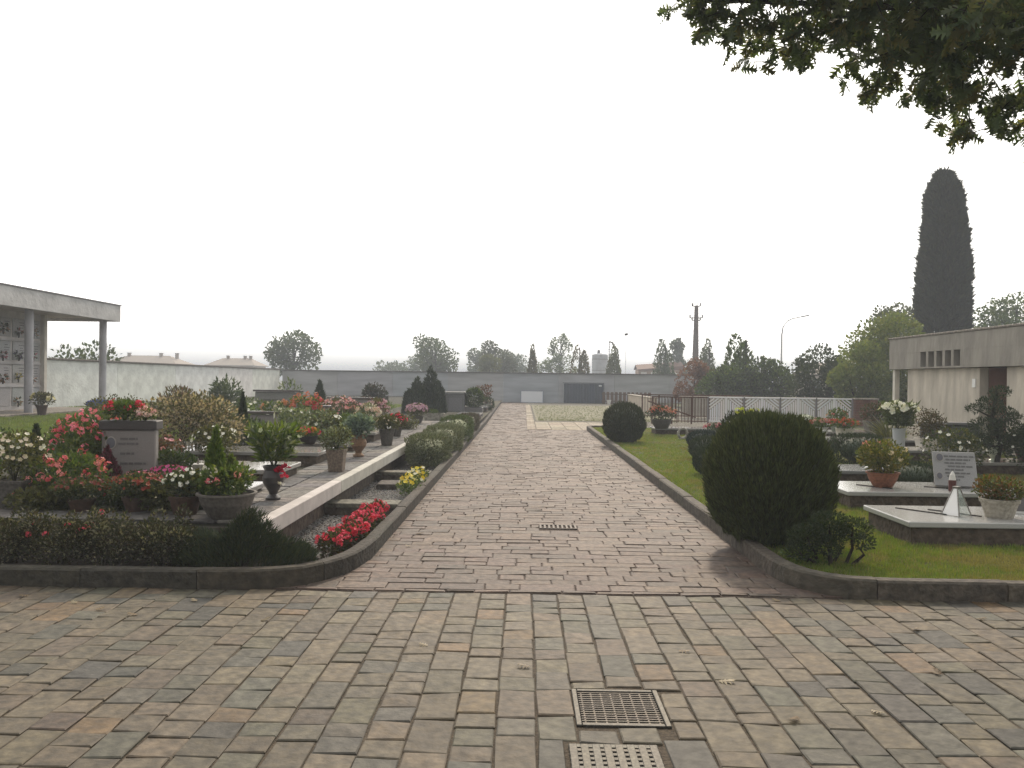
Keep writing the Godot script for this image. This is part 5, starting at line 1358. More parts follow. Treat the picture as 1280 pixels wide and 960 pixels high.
func lantern(label: String, at: Vector3) -> void:
	var t := thing("grave_lantern", label, "lantern", at, 0.3)
	bx("base", Vector3(0, 0.015, 0), Vector3(0.15, 0.03, 0.15), Color(0.6, 0.6, 0.58), "steel", t, 0.004)
	for s in [Vector3(-1, 0, -1), Vector3(1, 0, -1), Vector3(1, 0, 1), Vector3(-1, 0, 1)]:
		bx("post", s * 0.055 + Vector3(0, 0.11, 0), Vector3(0.014, 0.16, 0.014), Color(0.6, 0.6, 0.58), "steel", t)
	for s in [Vector3(0, 0, 1), Vector3(1, 0, 0), Vector3(-1, 0, 0), Vector3(0, 0, -1)]:
		bx("pane", s * 0.054 + Vector3(0, 0.11, 0), Vector3(0.096 if s.z != 0 else 0.003, 0.16, 0.096 if s.x != 0 else 0.003), Color.WHITE, "glass", t)
	bx("roof", Vector3(0, 0.2, 0), Vector3(0.17, 0.022, 0.17), Color(0.75, 0.75, 0.73), "steel", t, 0.004)
	bx("roof", Vector3(0, 0.235, 0), Vector3(0.1, 0.045, 0.1), Color(0.75, 0.75, 0.73), "steel", t, 0.006)
	var m := MB.new(); m.col = Color(0.7, 0.7, 0.7); m.tube([Vector3(0, 0.255, 0), Vector3(0, 0.31, 0)], [0.012, 0.004], 6); part("finial", m, "steel", t)

func build_plants() -> void:
	var y := 0.36
	var clay := Color(0.34, 0.14, 0.075); var grey := Color(0.16, 0.15, 0.145); var wht := Color(0.6, 0.6, 0.56); var brn := Color(0.12, 0.07, 0.05)
	var PK := [Color(0.75, 0.12, 0.2), Color(0.8, 0.22, 0.3)]; var RD := [Color(0.6, 0.02, 0.06), Color(0.68, 0.04, 0.1)]; var WH := [Color(0.75, 0.74, 0.68)]; var OR := [Color(0.24, 0.035, 0.02), Color(0.28, 0.055, 0.025)]; var MG := [Color(0.42, 0.03, 0.16), Color(0.5, 0.07, 0.25)]
	# front of the terrace
	plant("flower_planter", "dark square planter at the left edge with pale cream blooms", "planter", Vector3(-4.75, y, -7.7), ["square", 0.17, 0.26, grey, "clay"], ["mound", 0.28, 0.46, 900, 0.045, 0.028, OLIVE], [50, 0.026, [Color(0.6, 0.52, 0.42), Color(0.62, 0.6, 0.5)], "disc"])
	plant("cone_shrub", "dark rounded cone shrub near the left edge", "shrub", Vector3(-5.05, 0.33, -8.55), [], ["cone", 0.2, 0.74, 3400, 0.06, 0.016, DARK])
	plant("rose_bush", "large leafy rose bush with pink blooms left of the portrait headstone", "bush", Vector3(-4.8, 0.33, -9.15), [], ["mound", 0.4, 0.86, 3200, 0.055, 0.034, GREEN], [34, 0.045, PK, "cluster"])
	plant("rose_bush", "low rose bush with coral blooms at the left front of the terrace", "bush", Vector3(-4.35, 0.33, -7.9), [], ["mound", 0.36, 0.52, 1800, 0.05, 0.03, GREEN], [20, 0.042, [Color(0.65, 0.12, 0.14), Color(0.7, 0.24, 0.24)], "cluster"])
	plant("geranium_box", "bright red geraniums on top of the portrait headstone", "flowers", Vector3(-4.36, 1.1, -9.02), [], ["mound", 0.2, 0.22, 700, 0.04, 0.03, GREEN], [16, 0.04, RD, "cluster"])
	plant("geranium_box", "pale pink geraniums at the right end of the headstone flower box", "flowers", Vector3(-4.12, 1.1, -9.0), [], ["mound", 0.1, 0.14, 250, 0.03, 0.02, GREEN], [14, 0.03, [Color(0.75, 0.4, 0.42), Color(0.75, 0.55, 0.52)], "cluster"])
	plant("cockscomb_pot", "burgundy cone shaped flower in a white pot before the headstone", "potted plant", Vector3(-4.38, y, -8.7), ["square", 0.085, 0.16, wht, "plastic"], ["cone", 0.15, 0.34, 900, 0.05, 0.03, [Color(0.10, 0.02, 0.03), Color(0.06, 0.03, 0.025), Color(0.14, 0.03, 0.05)]])
	plant("cyclamen_pot", "pink cyclamen pot right of the burgundy flower", "potted plant", Vector3(-3.98, y, -8.55), ["round", 0.09, 0.13, brn, "clay"], ["mound", 0.13, 0.12, 300, 0.045, 0.04, DARK], [12, 0.032, [Color(0.65, 0.13, 0.3), Color(0.6, 0.2, 0.35)], "cluster"])
	plant("aster_pot", "wide magenta flowering plant at the right foot of the headstone", "potted plant", Vector3(-3.72, y, -8.7), ["round", 0.11, 0.14, grey, "clay"], ["mound", 0.2, 0.16, 500, 0.04, 0.02, DARK], [46, 0.03, MG, "disc"])
	plant("azalea_pot", "small magenta and white flowered pot above the orange mound", "potted plant", Vector3(-3.62, y, -8.15), ["round", 0.09, 0.14, wht, "plastic"], ["mound", 0.13, 0.14, 300, 0.035, 0.02, DARK], [14, 0.035, [Color(0.6, 0.1, 0.28), Color(0.75, 0.6, 0.66)], "cluster"])
	plant("chrysanthemum_pot", "rounded orange red chrysanthemum mound at the terrace front", "potted plant", Vector3(-3.50, y, -7.5), ["round", 0.13, 0.14, brn, "clay"], ["mound", 0.25, 0.22, 1500, 0.035, 0.02, DARK + OLIVE], [90, 0.022, OR, "disc"])
	plant("chrysanthemum_pot", "second rust coloured chrysanthemum mound left of the orange one", "potted plant", Vector3(-3.98, y, -7.45), ["round", 0.12, 0.13, brn, "clay"], ["mound", 0.23, 0.2, 1200, 0.035, 0.02, DARK + OLIVE], [50, 0.022, [Color(0.2, 0.035, 0.02), Color(0.16, 0.03, 0.02)], "disc"])
	lantern("small shiny silver lantern behind the white flowered brown pot", Vector3(-3.28, y + 0.1, -8.35))
	plant("begonia_pot", "brown pot of small white flowers right of the orange mound", "potted plant", Vector3(-3.0, y, -7.35), ["round", 0.14, 0.18, brn, "clay"], ["mound", 0.19, 0.24, 800, 0.04, 0.03, OLIVE + DARK], [30, 0.024, WH, "disc"])
	# big bowl with a cone conifer
	var t := plant("mixed_bowl", "wide grey bowl with lime cone conifer and mixed roses at the beam end", "planter", Vector3(-2.58, y + 0.01, -7.22), ["bowl", 0.25, 0.22, Color(0.2, 0.19, 0.18), "clay"], ["mound", 0.22, 0.28, 1000, 0.045, 0.026, LIME + GREEN], [9, 0.032, [Color(0.7, 0.16, 0.2), Color(0.75, 0.3, 0.28), Color(0.75, 0.72, 0.65)], "cluster"])
	var m := MB.new(); cone_leaves(m, Vector3(-0.12, 0.18, -0.05), 0.6, 0.15, 2600, 0.055, 0.014, [Color(0.11, 0.17, 0.03), Color(0.15, 0.2, 0.045), Color(0.08, 0.13, 0.025)]); part("cone_conifer", m, "leaf", t)
	m = MB.new(); cone_leaves(m, Vector3(0.0, 0.18, -0.1), 0.36, 0.13, 1200, 0.05, 0.014, [Color(0.12, 0.17, 0.04), Color(0.16, 0.2, 0.05)]); part("cone_conifer", m, "leaf", t)
	t = plant("leafy_urn", "dark urn of arching pale lily leaves with a crimson bow", "planter", Vector3(-2.5, y + 0.015, -8.3), ["urn", 0.12, 0.34, Color(0.05, 0.045, 0.045), "plastic"], ["upright", 0.27, 0.42, 620, 0.11, 0.032, SILVER + LIME + GREEN], [12, 0.03, [Color(0.45, 0.5, 0.3), Color(0.6, 0.62, 0.45)], "disc"])
	m = MB.new()
	for i in 5: pompon(m, Vector3(0.1 + rf(-0.04, 0.05), 0.26 + rf(-0.06, 0.07), 0.1), 0.055, Color(0.55, 0.02, 0.07), 12)
	part("crimson_bow", m, "petal", t)
	m = MB.new(); pompon(m, Vector3(0.11, 0.16, 0.12), 0.05, Color(0.72, 0.7, 0.7), 14); part("white_bow", m, "petal", t)
	plant("tall_pot", "tall square beige pot with bushy grey green plant on the walkway", "potted plant", Vector3(-2.45, y + 0.015, -10.9), ["square", 0.11, 0.29, Color(0.33, 0.27, 0.22), "clay"], ["mound", 0.2, 0.32, 900, 0.045, 0.026, SILVER + OLIVE])
	plant("clay_vase", "terracotta vase with blue grey leafy plant on the walkway", "potted plant", Vector3(-2.58, y + 0.015, -13.0), ["urn", 0.14, 0.34, Color(0.36, 0.22, 0.13), "clay"], ["mound", 0.22, 0.34, 900, 0.06, 0.04, [Color(0.12, 0.17, 0.16), Color(0.09, 0.13, 0.12), Color(0.2, 0.26, 0.25)]])
	plant("dark_pot", "dark grey pot with bushy olive plant on the walkway", "potted plant", Vector3(-2.5, y + 0.015, -15.2), ["round", 0.14, 0.3, grey, "clay"], ["mound", 0.22, 0.26, 800, 0.05, 0.03, OLIVE], [14, 0.025, [Color(0.5, 0.4, 0.3)], "disc"])
	plant("red_pot", "small pot of dark red flowers beyond the dark grey pot", "potted plant", Vector3(-2.68, y + 0.015, -17.6), ["round", 0.11, 0.2, grey, "clay"], ["mound", 0.2, 0.3, 600, 0.05, 0.03, OLIVE + RUSTY], [12, 0.05, RD, "cluster"])
	plant("heather_bowl", "purple pink heather in a stone bowl near the beam's far end", "potted plant", Vector3(-2.95, y + 0.015, -22.9), ["bowl", 0.2, 0.2, grey, "clay"], ["mound", 0.3, 0.36, 600, 0.06, 0.03, OLIVE], [70, 0.05, [Color(0.42, 0.24, 0.34), Color(0.5, 0.32, 0.4)], "disc"])
	plant("white_trough", "small white trough planter at the far end of the walkway", "planter", Vector3(-2.75, 0.34, -25.4), ["trough", 0.12, 0.22, wht, "concrete"], ["mound", 0.12, 0.12, 200, 0.05, 0.03, GREEN])
	plant("annual_bowl", "dark bowl of red and yellow flowers on a terrace slab", "potted plant", Vector3(-3.55, 0.5, -13.7), ["bowl", 0.16, 0.14, Color(0.06, 0.05, 0.05), "clay"], ["mound", 0.17, 0.14, 300, 0.05, 0.03, LIME], [14, 0.045, [Color(0.65, 0.05, 0.1), Color(0.65, 0.3, 0.04)], "cluster"])
	# middle of the terrace
	plant("variegated_shrub", "large shrub with pale pinkish variegated leaves behind the headstone", "shrub", Vector3(-5.0, 0.33, -12.4), [], ["mound", 0.75, 1.04, 5600, 0.055, 0.034, [Color(0.10, 0.095, 0.06), Color(0.14, 0.12, 0.085), Color(0.36, 0.29, 0.24), Color(0.075, 0.08, 0.045), Color(0.4, 0.34, 0.29)]])
	plant("variegated_shrub", "smaller pale variegated shrub left of the large one", "shrub", Vector3(-6.4, 0.33, -12.9), [], ["mound", 0.45, 0.8, 2200, 0.055, 0.034, [Color(0.10, 0.095, 0.06), Color(0.3, 0.26, 0.2), Color(0.075, 0.08, 0.045)]])
	plant("cone_shrub", "slim dark cone conifer rising beside the small grey headstone", "shrub", Vector3(-4.75, 0.33, -14.0), [], ["cone", 0.19, 1.0, 2600, 0.07, 0.02, DARK])
	plant("silver_plant", "silvery leaved plant behind the arching lily urn", "plant", Vector3(-3.95, 0.33, -14.2), [], ["upright", 0.3, 0.72, 700, 0.08, 0.045, SILVER], [8, 0.04, WH, "disc"])
	plant("hydrangea", "leafy white flowered shrub behind the tall square pot", "shrub", Vector3(-3.6, 0.33, -14.9), [], ["mound", 0.36, 0.68, 1300, 0.06, 0.045, OLIVE + SILVER], [16, 0.045, WH, "disc"])
	plant("salvia", "tall scarlet salvia clump among the terrace headstones", "flowers", Vector3(-4.5, 0.33, -17.2), [], ["upright", 0.34, 0.85, 800, 0.08, 0.04, LIME + GREEN], [40, 0.05, [Color(0.55, 0.06, 0.08), Color(0.6, 0.2, 0.12)], "cluster"])
	plant("salvia", "orange tinged flower clump left of the scarlet salvia", "flowers", Vector3(-5.1, 0.33, -17.0), [], ["upright", 0.3, 0.75, 600, 0.08, 0.04, GREEN], [12, 0.05, [Color(0.6, 0.25, 0.15), Color(0.55, 0.5, 0.4)], "cluster"])
	plant("yucca", "yellow green fan of sword leaves behind the terracotta vase", "plant", Vector3(-3.7, 0.4, -17.2), [], ["spray", 0.3, 0.55, 70, 0.3, 0.05, [Color(0.2, 0.22, 0.05), Color(0.13, 0.17, 0.04)]])
	plant("pink_bush", "wide bush of pale pink flowers behind the yellow green fan", "bush", Vector3(-4.9, 0.33, -22.0), [], ["mound", 0.52, 0.78, 1100, 0.06, 0.035, OLIVE + RUSTY], [90, 0.045, [Color(0.6, 0.26, 0.28), Color(0.55, 0.36, 0.34)], "disc"])
	plant("white_blooms", "silvery plant crowned with white and blush flowers", "plant", Vector3(-3.55, 0.4, -18.9), [], ["mound", 0.28, 0.62, 900, 0.06, 0.04, SILVER], [26, 0.055, [Color(0.72, 0.66, 0.62), Color(0.7, 0.5, 0.45)], "cluster"])
	plant("mauve_bush", "mauve pink flowering bush left of the conifer clump", "bush", Vector3(-3.75, 0.4, -21.2), [], ["mound", 0.32, 0.7, 800, 0.06, 0.03, OLIVE + RUSTY], [60, 0.045, [Color(0.42, 0.2, 0.26), Color(0.46, 0.3, 0.32)], "disc"])
	plant("boxwood", "small green round shrub beside the slim cone conifer", "shrub", Vector3(-5.1, 0.33, -15.8), [], ["ball", 0.2, 0.6, 700, 0.05, 0.03, GREEN])
	plant("gravel_palm", "broad leafy shrub in front of the pale left wall", "shrub", Vector3(-9.7, 0.33, -27), [], ["mound", 0.5, 1.2, 1100, 0.16, 0.06, [Color(0.06, 0.09, 0.05), Color(0.09, 0.12, 0.07)]])
	plant("gravel_palm", "reddish green leafy shrub in front of the pale left wall", "shrub", Vector3(-10.5, 0.33, -25), [], ["mound", 0.5, 0.95, 1100, 0.14, 0.05, [Color(0.09, 0.09, 0.04), Color(0.14, 0.08, 0.05)]])
	plant("gravel_palm", "feathery grey shrub at the corner of the two walls", "shrub", Vector3(-8.2, 0.33, -29), [], ["mound", 0.45, 1.15, 700, 0.14, 0.05, SILVER + GREEN])
	plant("spruce", "small dark pointed conifer in front of the far wall on the left", "tree", Vector3(-6.7, 0.33, -27.2), [], ["cone", 0.36, 1.16, 1500, 0.14, 0.04, DARK])
	plant("terrace_bush", "dull dark bush standing before the far wall mid terrace", "bush", Vector3(-6.2, 0.33, -34.5), [], ["mound", 0.5, 1.05, 1400, 0.12, 0.06, [Color(0.05, 0.06, 0.05), Color(0.06, 0.05, 0.05)]])
	plant("red_heath", "long low reddish plants in front of the far wall", "plant", Vector3(-5.2, 0.33, -27.0), [], ["mound", 0.8, 0.62, 1400, 0.08, 0.04, RUSTY])
	plant("blue_pot", "bright blue flowers in a bowl at the foot of the corner column", "flowers", Vector3(-13.9, 0.33, -27), ["bowl", 0.26, 0.24, grey, "clay"], ["mound", 0.32, 0.2, 300, 0.08, 0.05, DARK], [50, 0.07, [Color(0.05, 0.09, 0.5), Color(0.1, 0.16, 0.55)], "cluster"])
	plant("cream_pot", "pale yellow flower pot in front of the portico columns", "potted plant", Vector3(-14.6, 0.36, -25.0), ["round", 0.16, 0.3, brn, "clay"], ["mound", 0.3, 0.4, 500, 0.08, 0.05, OLIVE], [22, 0.08, [Color(0.55, 0.5, 0.25), Color(0.6, 0.56, 0.4)], "disc"])
	# smaller fillers between the pots and graves
	for a in [
		["low_filler", "low coral flowered plant between the dark planter and rust mound", -4.4, 0.34, -7.6, "mound", 0.3, 0.22, 1300, OLIVE, [10, 0.025, [Color(0.4, 0.08, 0.06)], "disc"]],
		["low_filler", "dark leafy plant between the two chrysanthemum mounds", -3.75, 0.34, -7.75, "mound", 0.26, 0.22, 1100, DARK, [8, 0.03, [Color(0.5, 0.05, 0.08)], "disc"]],
		["low_filler", "dull green leafy plant left of the white flowered brown pot", -3.26, 0.34, -7.55, "mound", 0.24, 0.3, 900, OLIVE, []],
		["low_filler", "dark leafy plant behind the wide grey bowl", -3.0, 0.36, -7.75, "mound", 0.2, 0.26, 1000, DARK, [10, 0.024, WH, "disc"]],
		["low_filler", "yellow green bushy plant behind the silver lantern", -4.6, 0.45, -9.7, "mound", 0.3, 0.34, 900, LIME, []],
		["low_filler", "dark glossy plant between headstone and slim bowl conifer", -3.95, 0.45, -9.3, "mound", 0.26, 0.3, 900, DARK, []],
		["low_filler", "white starred plant on the grave right of the variegated shrub", -4.3, 0.5, -11.6, "mound", 0.3, 0.4, 900, OLIVE, [22, 0.03, WH, "disc"]],
		["low_filler", "rosy plant on the grave behind the lime conifer", -4.5, 0.5, -10.2, "mound", 0.28, 0.36, 800, RUSTY, [14, 0.035, [Color(0.55, 0.25, 0.28)], "disc"]],
		["low_filler", "dark green bush left of the silvery leaved plant", -4.4, 0.34, -13.4, "mound", 0.36, 0.6, 1300, DARK, []],
		["low_filler", "green bushy plant beside the walkway behind the terracotta vase", -3.25, 0.5, -15.3, "mound", 0.28, 0.42, 900, GREEN, [8, 0.03, WH, "disc"]],
		["low_filler", "olive bush right of the yellow green fan", -3.25, 0.5, -16.6, "mound", 0.3, 0.4, 900, OLIVE, []],
		["low_filler", "dark bush below the pale pink bush", -4.2, 0.5, -19.6, "mound", 0.36, 0.46, 900, DARK, [12, 0.04, [Color(0.5, 0.2, 0.2)], "disc"]],
		["low_filler", "reddish bush between white blooms and mauve bush", -4.3, 0.5, -20.8, "mound", 0.32, 0.52, 800, RUSTY, [20, 0.04, [Color(0.5, 0.22, 0.26)], "disc"]],
		["low_filler", "bushy green plant left of the scarlet salvia headstone", -5.9, 0.34, -17.8, "mound", 0.5, 0.8, 1300, GREEN, [10, 0.05, WH, "disc"]],
		["low_filler", "grey green bush far left behind the variegated shrubs", -7.6, 0.34, -15.5, "mound", 0.6, 0.9, 1600, OLIVE, []],
		["low_filler", "dark evergreen bush far left on the terrace grass", -8.6, 0.34, -17.5, "mound", 0.6, 0.8, 1500, DARK, []],
		["low_filler", "pale leaved bush between the far left evergreens", -7.4, 0.34, -19.5, "mound", 0.6, 0.75, 1500, SILVER, []],
		["low_filler", "rosy flowered bush in front of the long headstone row", -5.6, 0.34, -23.8, "mound", 0.55, 0.6, 1100, OLIVE, [40, 0.045, [Color(0.5, 0.24, 0.26), Color(0.5, 0.36, 0.3)], "disc"]],
		["low_filler", "green bush left of the conifer clump foot", -4.9, 0.3, -28.0, "mound", 0.5, 0.6, 1000, GREEN, []],
		["low_filler", "leafy green clump at the left edge before the portico", -6.6, 0.34, -10.0, "mound", 0.5, 0.62, 1600, GREEN, [10, 0.03, WH, "disc"]],
		["low_filler", "bushy plant behind the rose bush at the left", -5.7, 0.34, -10.6, "mound", 0.45, 0.66, 1400, OLIVE, [12, 0.03, [Color(0.6, 0.5, 0.4)], "disc"]],
		["low_filler", "low olive plant beyond the farthest walkway pots", -2.8, 0.34, -20.2, "mound", 0.25, 0.34, 600, OLIVE, []]]:
		plant(a[0], a[1], "plant", Vector3(a[2], a[3], a[4]), [], [a[5], a[6], a[7], a[8], 0.05, 0.03, a[9]], a[10], "filler plants on the terrace")
	# conifer clump: four pointed conifers
	var nm := ["tallest pointed conifer of the dark clump on the terrace", "left lighter conifer of the dark clump", "right shorter conifer of the dark clump", "low leftmost conifer of the dark clump"]
	var cp := [[-3.5, -31.0, 1.85, 0.36], [-3.95, -30.7, 1.45, 0.32], [-3.2, -31.2, 1.3, 0.26], [-4.2, -30.4, 1.0, 0.24]]
	for i in 4:
		var a: Array = cp[i]
		plant("clump_conifer", nm[i], "tree", Vector3(a[0], 0.2, a[1]), [], ["spire", a[3], a[2], 3600, 0.15, 0.045, DARK if i != 1 else [Color(0.045, 0.065, 0.03), Color(0.06, 0.08, 0.035)]], [], "conifer clump on the terrace")
	plant("round_bush", "round dark clipped bush growing in the stone planter by the path", "bush", Vector3(-2.0, 0.49, -33.2), [], ["ball", 0.36, 0.75, 1500, 0.09, 0.05, DARK + GREEN])
	plant("red_shrub", "thin reddish shrub between round bush and far wall", "shrub", Vector3(-1.95, 0.15, -41.5), [], ["upright", 0.4, 1.15, 500, 0.12, 0.06, RUSTY + [Color(0.2, 0.08, 0.07)]])
	plant("small_bush", "small dark bush with pale flowers near the end of the path", "bush", Vector3(-1.75, 0.15, -39.2), [], ["ball", 0.34, 0.6, 700, 0.09, 0.05, DARK], [12, 0.06, [Color(0.5, 0.42, 0.4)], "disc"])
	# beds beside the path
	t = thing("begonia_row", "row of bright crimson begonias along the curved kerb", "flowers", Vector3(-1.62, 0.05, -7.95))
	m = MB.new(); var fm := MB.new()
	for i in 13:
		var p := Vector3(0.04 + 0.03 * sin(i * 2.1) - (0.07 if i < 2 else 0.0), 0.1, 0.85 - i * 0.155)
		leaves(fm, [[p, Vector3(0.09, 0.1, 0.12)]], 170, 0.045, 0.032, [Color(0.06, 0.07, 0.03), Color(0.07, 0.05, 0.03)], 0.4, 0.9)
		flowers(m, p, Vector3(0.12, 0.13, 0.13), 14, 0.03, [Color(0.65, 0.035, 0.09), Color(0.72, 0.07, 0.14), Color(0.6, 0.02, 0.06)], "cluster")
	part("foliage", fm, "leaf", t); part("blossoms", m, "petal", t)
	t = thing("pansy_row", "row of yellow and white pansies along the path kerb", "flowers", Vector3(-1.55, 0.05, -11.8))
	m = MB.new(); fm = MB.new()
	for i in 12:
		var p := Vector3(0.06 * sin(i * 1.7), 0.1, 0.85 - i * 0.16)
		leaves(fm, [[p, Vector3(0.11, 0.09, 0.12)]], 90, 0.04, 0.026, GREEN, 0.4, 0.9)
		flowers(m, p, Vector3(0.1, 0.14, 0.11), 6, 0.036, [Color(0.68, 0.5, 0.03), Color(0.7, 0.58, 0.06), Color(0.72, 0.68, 0.5)], "disc")
	part("foliage", fm, "leaf", t); part("blossoms", m, "petal", t)
	# right side
	plant("bowl_plant", "terracotta bowl with yellowish leafy plant and pink buds on second slab", "potted plant", Vector3(4.58, 0.298, -10.65), ["bowl", 0.2, 0.19, Color(0.38, 0.15, 0.08), "clay"], ["mound", 0.3, 0.42, 1400, 0.05, 0.032, [Color(0.13, 0.14, 0.03), Color(0.08, 0.10, 0.025), Color(0.2, 0.17, 0.05)]], [9, 0.034, [Color(0.72, 0.3, 0.25), Color(0.72, 0.6, 0.45)], "cluster"])
	plant("white_bowl", "round white pot with russet green plant on the nearest slab", "potted plant", Vector3(4.72, 0.298, -8.3), ["round", 0.18, 0.19, Color(0.66, 0.64, 0.58), "clay"], ["mound", 0.23, 0.24, 1500, 0.035, 0.02, [Color(0.10, 0.11, 0.03), Color(0.16, 0.08, 0.03), Color(0.07, 0.09, 0.025)]])
	plant("red_cup", "small red pot beside the photo frame at the right edge", "potted plant", Vector3(4.96, 0.298, -8.75), ["round", 0.07, 0.12, Color(0.3, 0.06, 0.05), "clay"], ["mound", 0.08, 0.08, 120, 0.03, 0.02, RUSTY])
	plant("lily_vase", "tall pale grey vase of white lilies on a right hand slab", "vase", Vector3(7.4, 0.318, -16.5), ["vase", 0.13, 0.42, Color(0.5, 0.52, 0.54), "plastic"], ["upright", 0.36, 0.5, 700, 0.14, 0.035, [Color(0.12, 0.15, 0.06), Color(0.08, 0.11, 0.04)]], [40, 0.075, [Color(0.78, 0.77, 0.66)], "disc"])
	plant("cube_pot", "white cube pot with reddish brown bush beside the lilies", "potted plant", Vector3(8.05, 0.318, -16.75), ["square", 0.16, 0.22, Color(0.62, 0.58, 0.52), "plastic"], ["mound", 0.36, 0.62, 1300, 0.05, 0.03, [Color(0.07, 0.05, 0.03), Color(0.09, 0.07, 0.035), Color(0.06, 0.06, 0.03)]])
	plant("white_urn", "white urn of small white flowers on the right edge grave", "vase", Vector3(8.2, 0.298, -14.6), ["urn", 0.14, 0.24, Color(0.6, 0.64, 0.52), "plastic"], ["mound", 0.16, 0.14, 250, 0.04, 0.03, SILVER], [20, 0.035, WH, "disc"])
	plant("golden_shrub", "yellow green leafy shrub in a brown pot at the right edge", "shrub", Vector3(8.85, 0.298, -14.75), ["round", 0.2, 0.2, Color(0.2, 0.08, 0.06), "clay"], ["mound", 0.3, 0.34, 1000, 0.05, 0.03, [Color(0.2, 0.19, 0.03), Color(0.15, 0.16, 0.03)]])
	plant("white_flower_shrub", "dark leaved shrub dotted with white flowers behind the tablet", "shrub", Vector3(7.25, 0.08, -14.2), [], ["mound", 0.48, 0.8, 1700, 0.055, 0.035, DARK + OLIVE], [16, 0.04, WH, "disc"])
	plant("dark_cushion", "dark leafy cushion shrub right of the cloud pruned tree", "shrub", Vector3(8.6, 0.08, -14.3), [], ["mound", 0.34, 0.9, 1400, 0.05, 0.03, DARK], [5, 0.035, WH, "disc"])
	plant("marble_pot", "round white marble pot of red flowers beside the clipped hedge", "potted plant", Vector3(6.85, 0.338, -19.3), ["urn", 0.2, 0.26, Color(0.6, 0.6, 0.58), "plastic"], ["mound", 0.26, 0.22, 400, 0.06, 0.04, GREEN], [24, 0.05, [Color(0.5, 0.06, 0.05), Color(0.55, 0.3, 0.28)], "cluster"])
	plant("orange_box", "pale box of orange red flowers next to the marble pot", "potted plant", Vector3(7.45, 0.338, -19.4), ["square", 0.16, 0.24, Color(0.6, 0.58, 0.5), "plastic"], ["mound", 0.32, 0.24, 500, 0.06, 0.04, GREEN], [26, 0.05, [Color(0.5, 0.1, 0.04), Color(0.45, 0.06, 0.04)], "cluster"])
	plant("far_pot", "greenish pot with pink flowers at the end of the brick wall", "potted plant", Vector3(8.4, 0.338, -22.4), ["round", 0.2, 0.26, Color(0.3, 0.36, 0.3), "clay"], ["mound", 0.26, 0.34, 400, 0.07, 0.04, GREEN], [12, 0.06, [Color(0.6, 0.35, 0.25), Color(0.55, 0.15, 0.15)], "disc"])
	plant("far_pot", "white globe chrysanthemum pot in front of the white fence", "potted plant", Vector3(7.7, 0.338, -22.9), ["round", 0.16, 0.22, grey, "clay"], ["ball", 0.2, 0.2, 200, 0.06, 0.04, GREEN], [60, 0.05, [Color(0.7, 0.72, 0.66)], "disc"])
	plant("spiky_plant", "arching dry green plant near the building corner", "plant", Vector3(8.9, 0.08, -20.4), [], ["spray", 0.4, 0.95, 120, 0.3, 0.04, OLIVE])
	plant("grey_boulder_plant", "dark leafy plant with red tips before the building corner", "plant", Vector3(9.2, 0.338, -22.0), ["square", 0.2, 0.3, Color(0.3, 0.29, 0.28), "concrete"], ["mound", 0.36, 0.5, 600, 0.07, 0.04, DARK + RUSTY])
	plant("rail_flower_box", "dark green plant with pink flowers before the rusty railing", "potted plant", Vector3(3.9, 0.278, -23.6), ["bowl", 0.3, 0.26, grey, "clay"], ["mound", 0.4, 0.38, 700, 0.07, 0.04, DARK], [24, 0.06, [Color(0.55, 0.16, 0.12), Color(0.6, 0.3, 0.25)], "cluster"])
	plant("rail_flower_box", "flat bed of magenta flowers on the grave near the railing", "flowers", Vector3(5.2, 0.3, -22.0), [], ["mound", 0.4, 0.22, 500, 0.06, 0.04, DARK], [30, 0.05, [Color(0.4, 0.05, 0.1), Color(0.5, 0.3, 0.3)], "cluster"])
	for a in [[4.2, -22.0, "white ring shaped stone ornament left of the flower grave"], [4.95, -20.7, "white ring shaped stone ornament beside the dark blue green shrub"]]:
		var r := thing("ring_ornament", a[2], "ornament", Vector3(a[0], 0.08, a[1]), 0.3, "ring ornaments")
		m = MB.new(); m.col = Color(0.62, 0.62, 0.6)
		var pts := []; var rd := []
		for i in 15:
			var an := TAU * i / 14.0; pts.append(Vector3(cos(an) * 0.13, 0.17 + sin(an) * 0.13, 0)); rd.append(0.035)
		m.tube(pts, rd, 7, false); part("ring", m, "concrete", r)
		bx("foot", Vector3(0, 0.02, 0), Vector3(0.2, 0.04, 0.1), Color(0.5, 0.5, 0.48), "concrete", r, 0.006)
	plant("low_bedding", "patch of low green leaves at the left foot of the globe bush", "plant", Vector3(2.38, 0.085, -7.05), [], ["mound", 0.2, 0.12, 500, 0.03, 0.02, LIME])

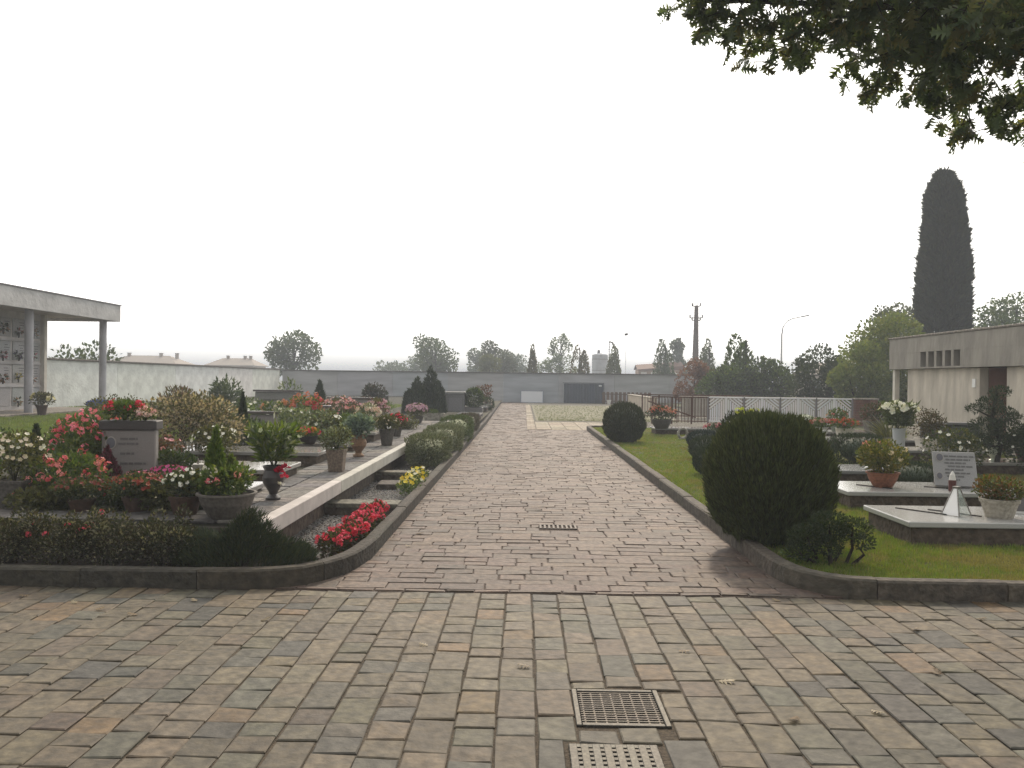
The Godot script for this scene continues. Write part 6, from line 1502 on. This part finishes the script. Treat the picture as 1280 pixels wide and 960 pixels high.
# ------------------------------------------------------------------ assembly
func _ready() -> void:
	rng.seed = 20240917
	var cam := Camera3D.new()
	cam.name = "camera"; add_child(cam)
	cam.position = Vector3(0, 1.6, 0)
	cam.rotation_order = EULER_ORDER_YXZ
	cam.rotation_degrees = Vector3(-0.275, 0.826, 0.7)
	cam.fov = 49.55; cam.near = 0.05; cam.far = 3000.0; cam.current = true
	# hazy white sky, brightest round the veiled sun ahead
	var to_sun := Vector3(sin(deg_to_rad(8)) * cos(deg_to_rad(38)), sin(deg_to_rad(38)), -cos(deg_to_rad(8)) * cos(deg_to_rad(38)))
	var im := Image.create(256, 128, false, Image.FORMAT_RGBF)
	for j in 128:
		var th := PI * (j + 0.5) / 128.0
		for i in 256:
			var ph := TAU * (i + 0.5) / 256.0
			var d := Vector3(sin(ph) * sin(th), cos(th), -cos(ph) * sin(th))
			var an := rad_to_deg(acos(clampf(d.dot(to_sun), -1, 1)))
			var g := 1.95 * exp(-pow(an / 60.0, 2.0)) + 0.6 * exp(-absf(d.y) / 0.2)
			im.set_pixel(i, j, Color(0.56 + g, 0.555 + g * 0.965, 0.545 + g * 0.905))
	var sky := PanoramaSkyMaterial.new()
	sky.panorama = ImageTexture.create_from_image(im)
	var env := Environment.new()
	env.background_mode = Environment.BG_SKY
	env.sky = Sky.new(); env.sky.sky_material = sky
	env.background_energy_multiplier = 1.0
	env.tonemap_mode = Environment.TONE_MAPPER_LINEAR; env.tonemap_exposure = 0.95
	env.sdfgi_enabled = true; env.ssao_enabled = true; env.ssil_enabled = true
	env.fog_enabled = true; env.fog_density = 0.003; env.fog_light_color = Color(0.93, 0.96, 1.0)
	var we := WorldEnvironment.new(); we.name = "world_environment"; we.environment = env; add_child(we)
	var sun := DirectionalLight3D.new()
	sun.name = "sun"; add_child(sun)
	sun.rotation_degrees = Vector3(-38, 180 - 8, 0)
	sun.light_energy = 0.85; sun.light_color = Color(1.0, 0.92, 0.82); sun.light_angular_distance = 4.0; sun.shadow_enabled = true
	make_materials()
	build_paving()
	build_terrain()
	build_walls()
	build_portico()
	build_chapel()
	build_fences()
	build_far()
	build_oak()
	build_bushes()
	build_graves()
	build_plants()
	build_drains()
	build_fallen()
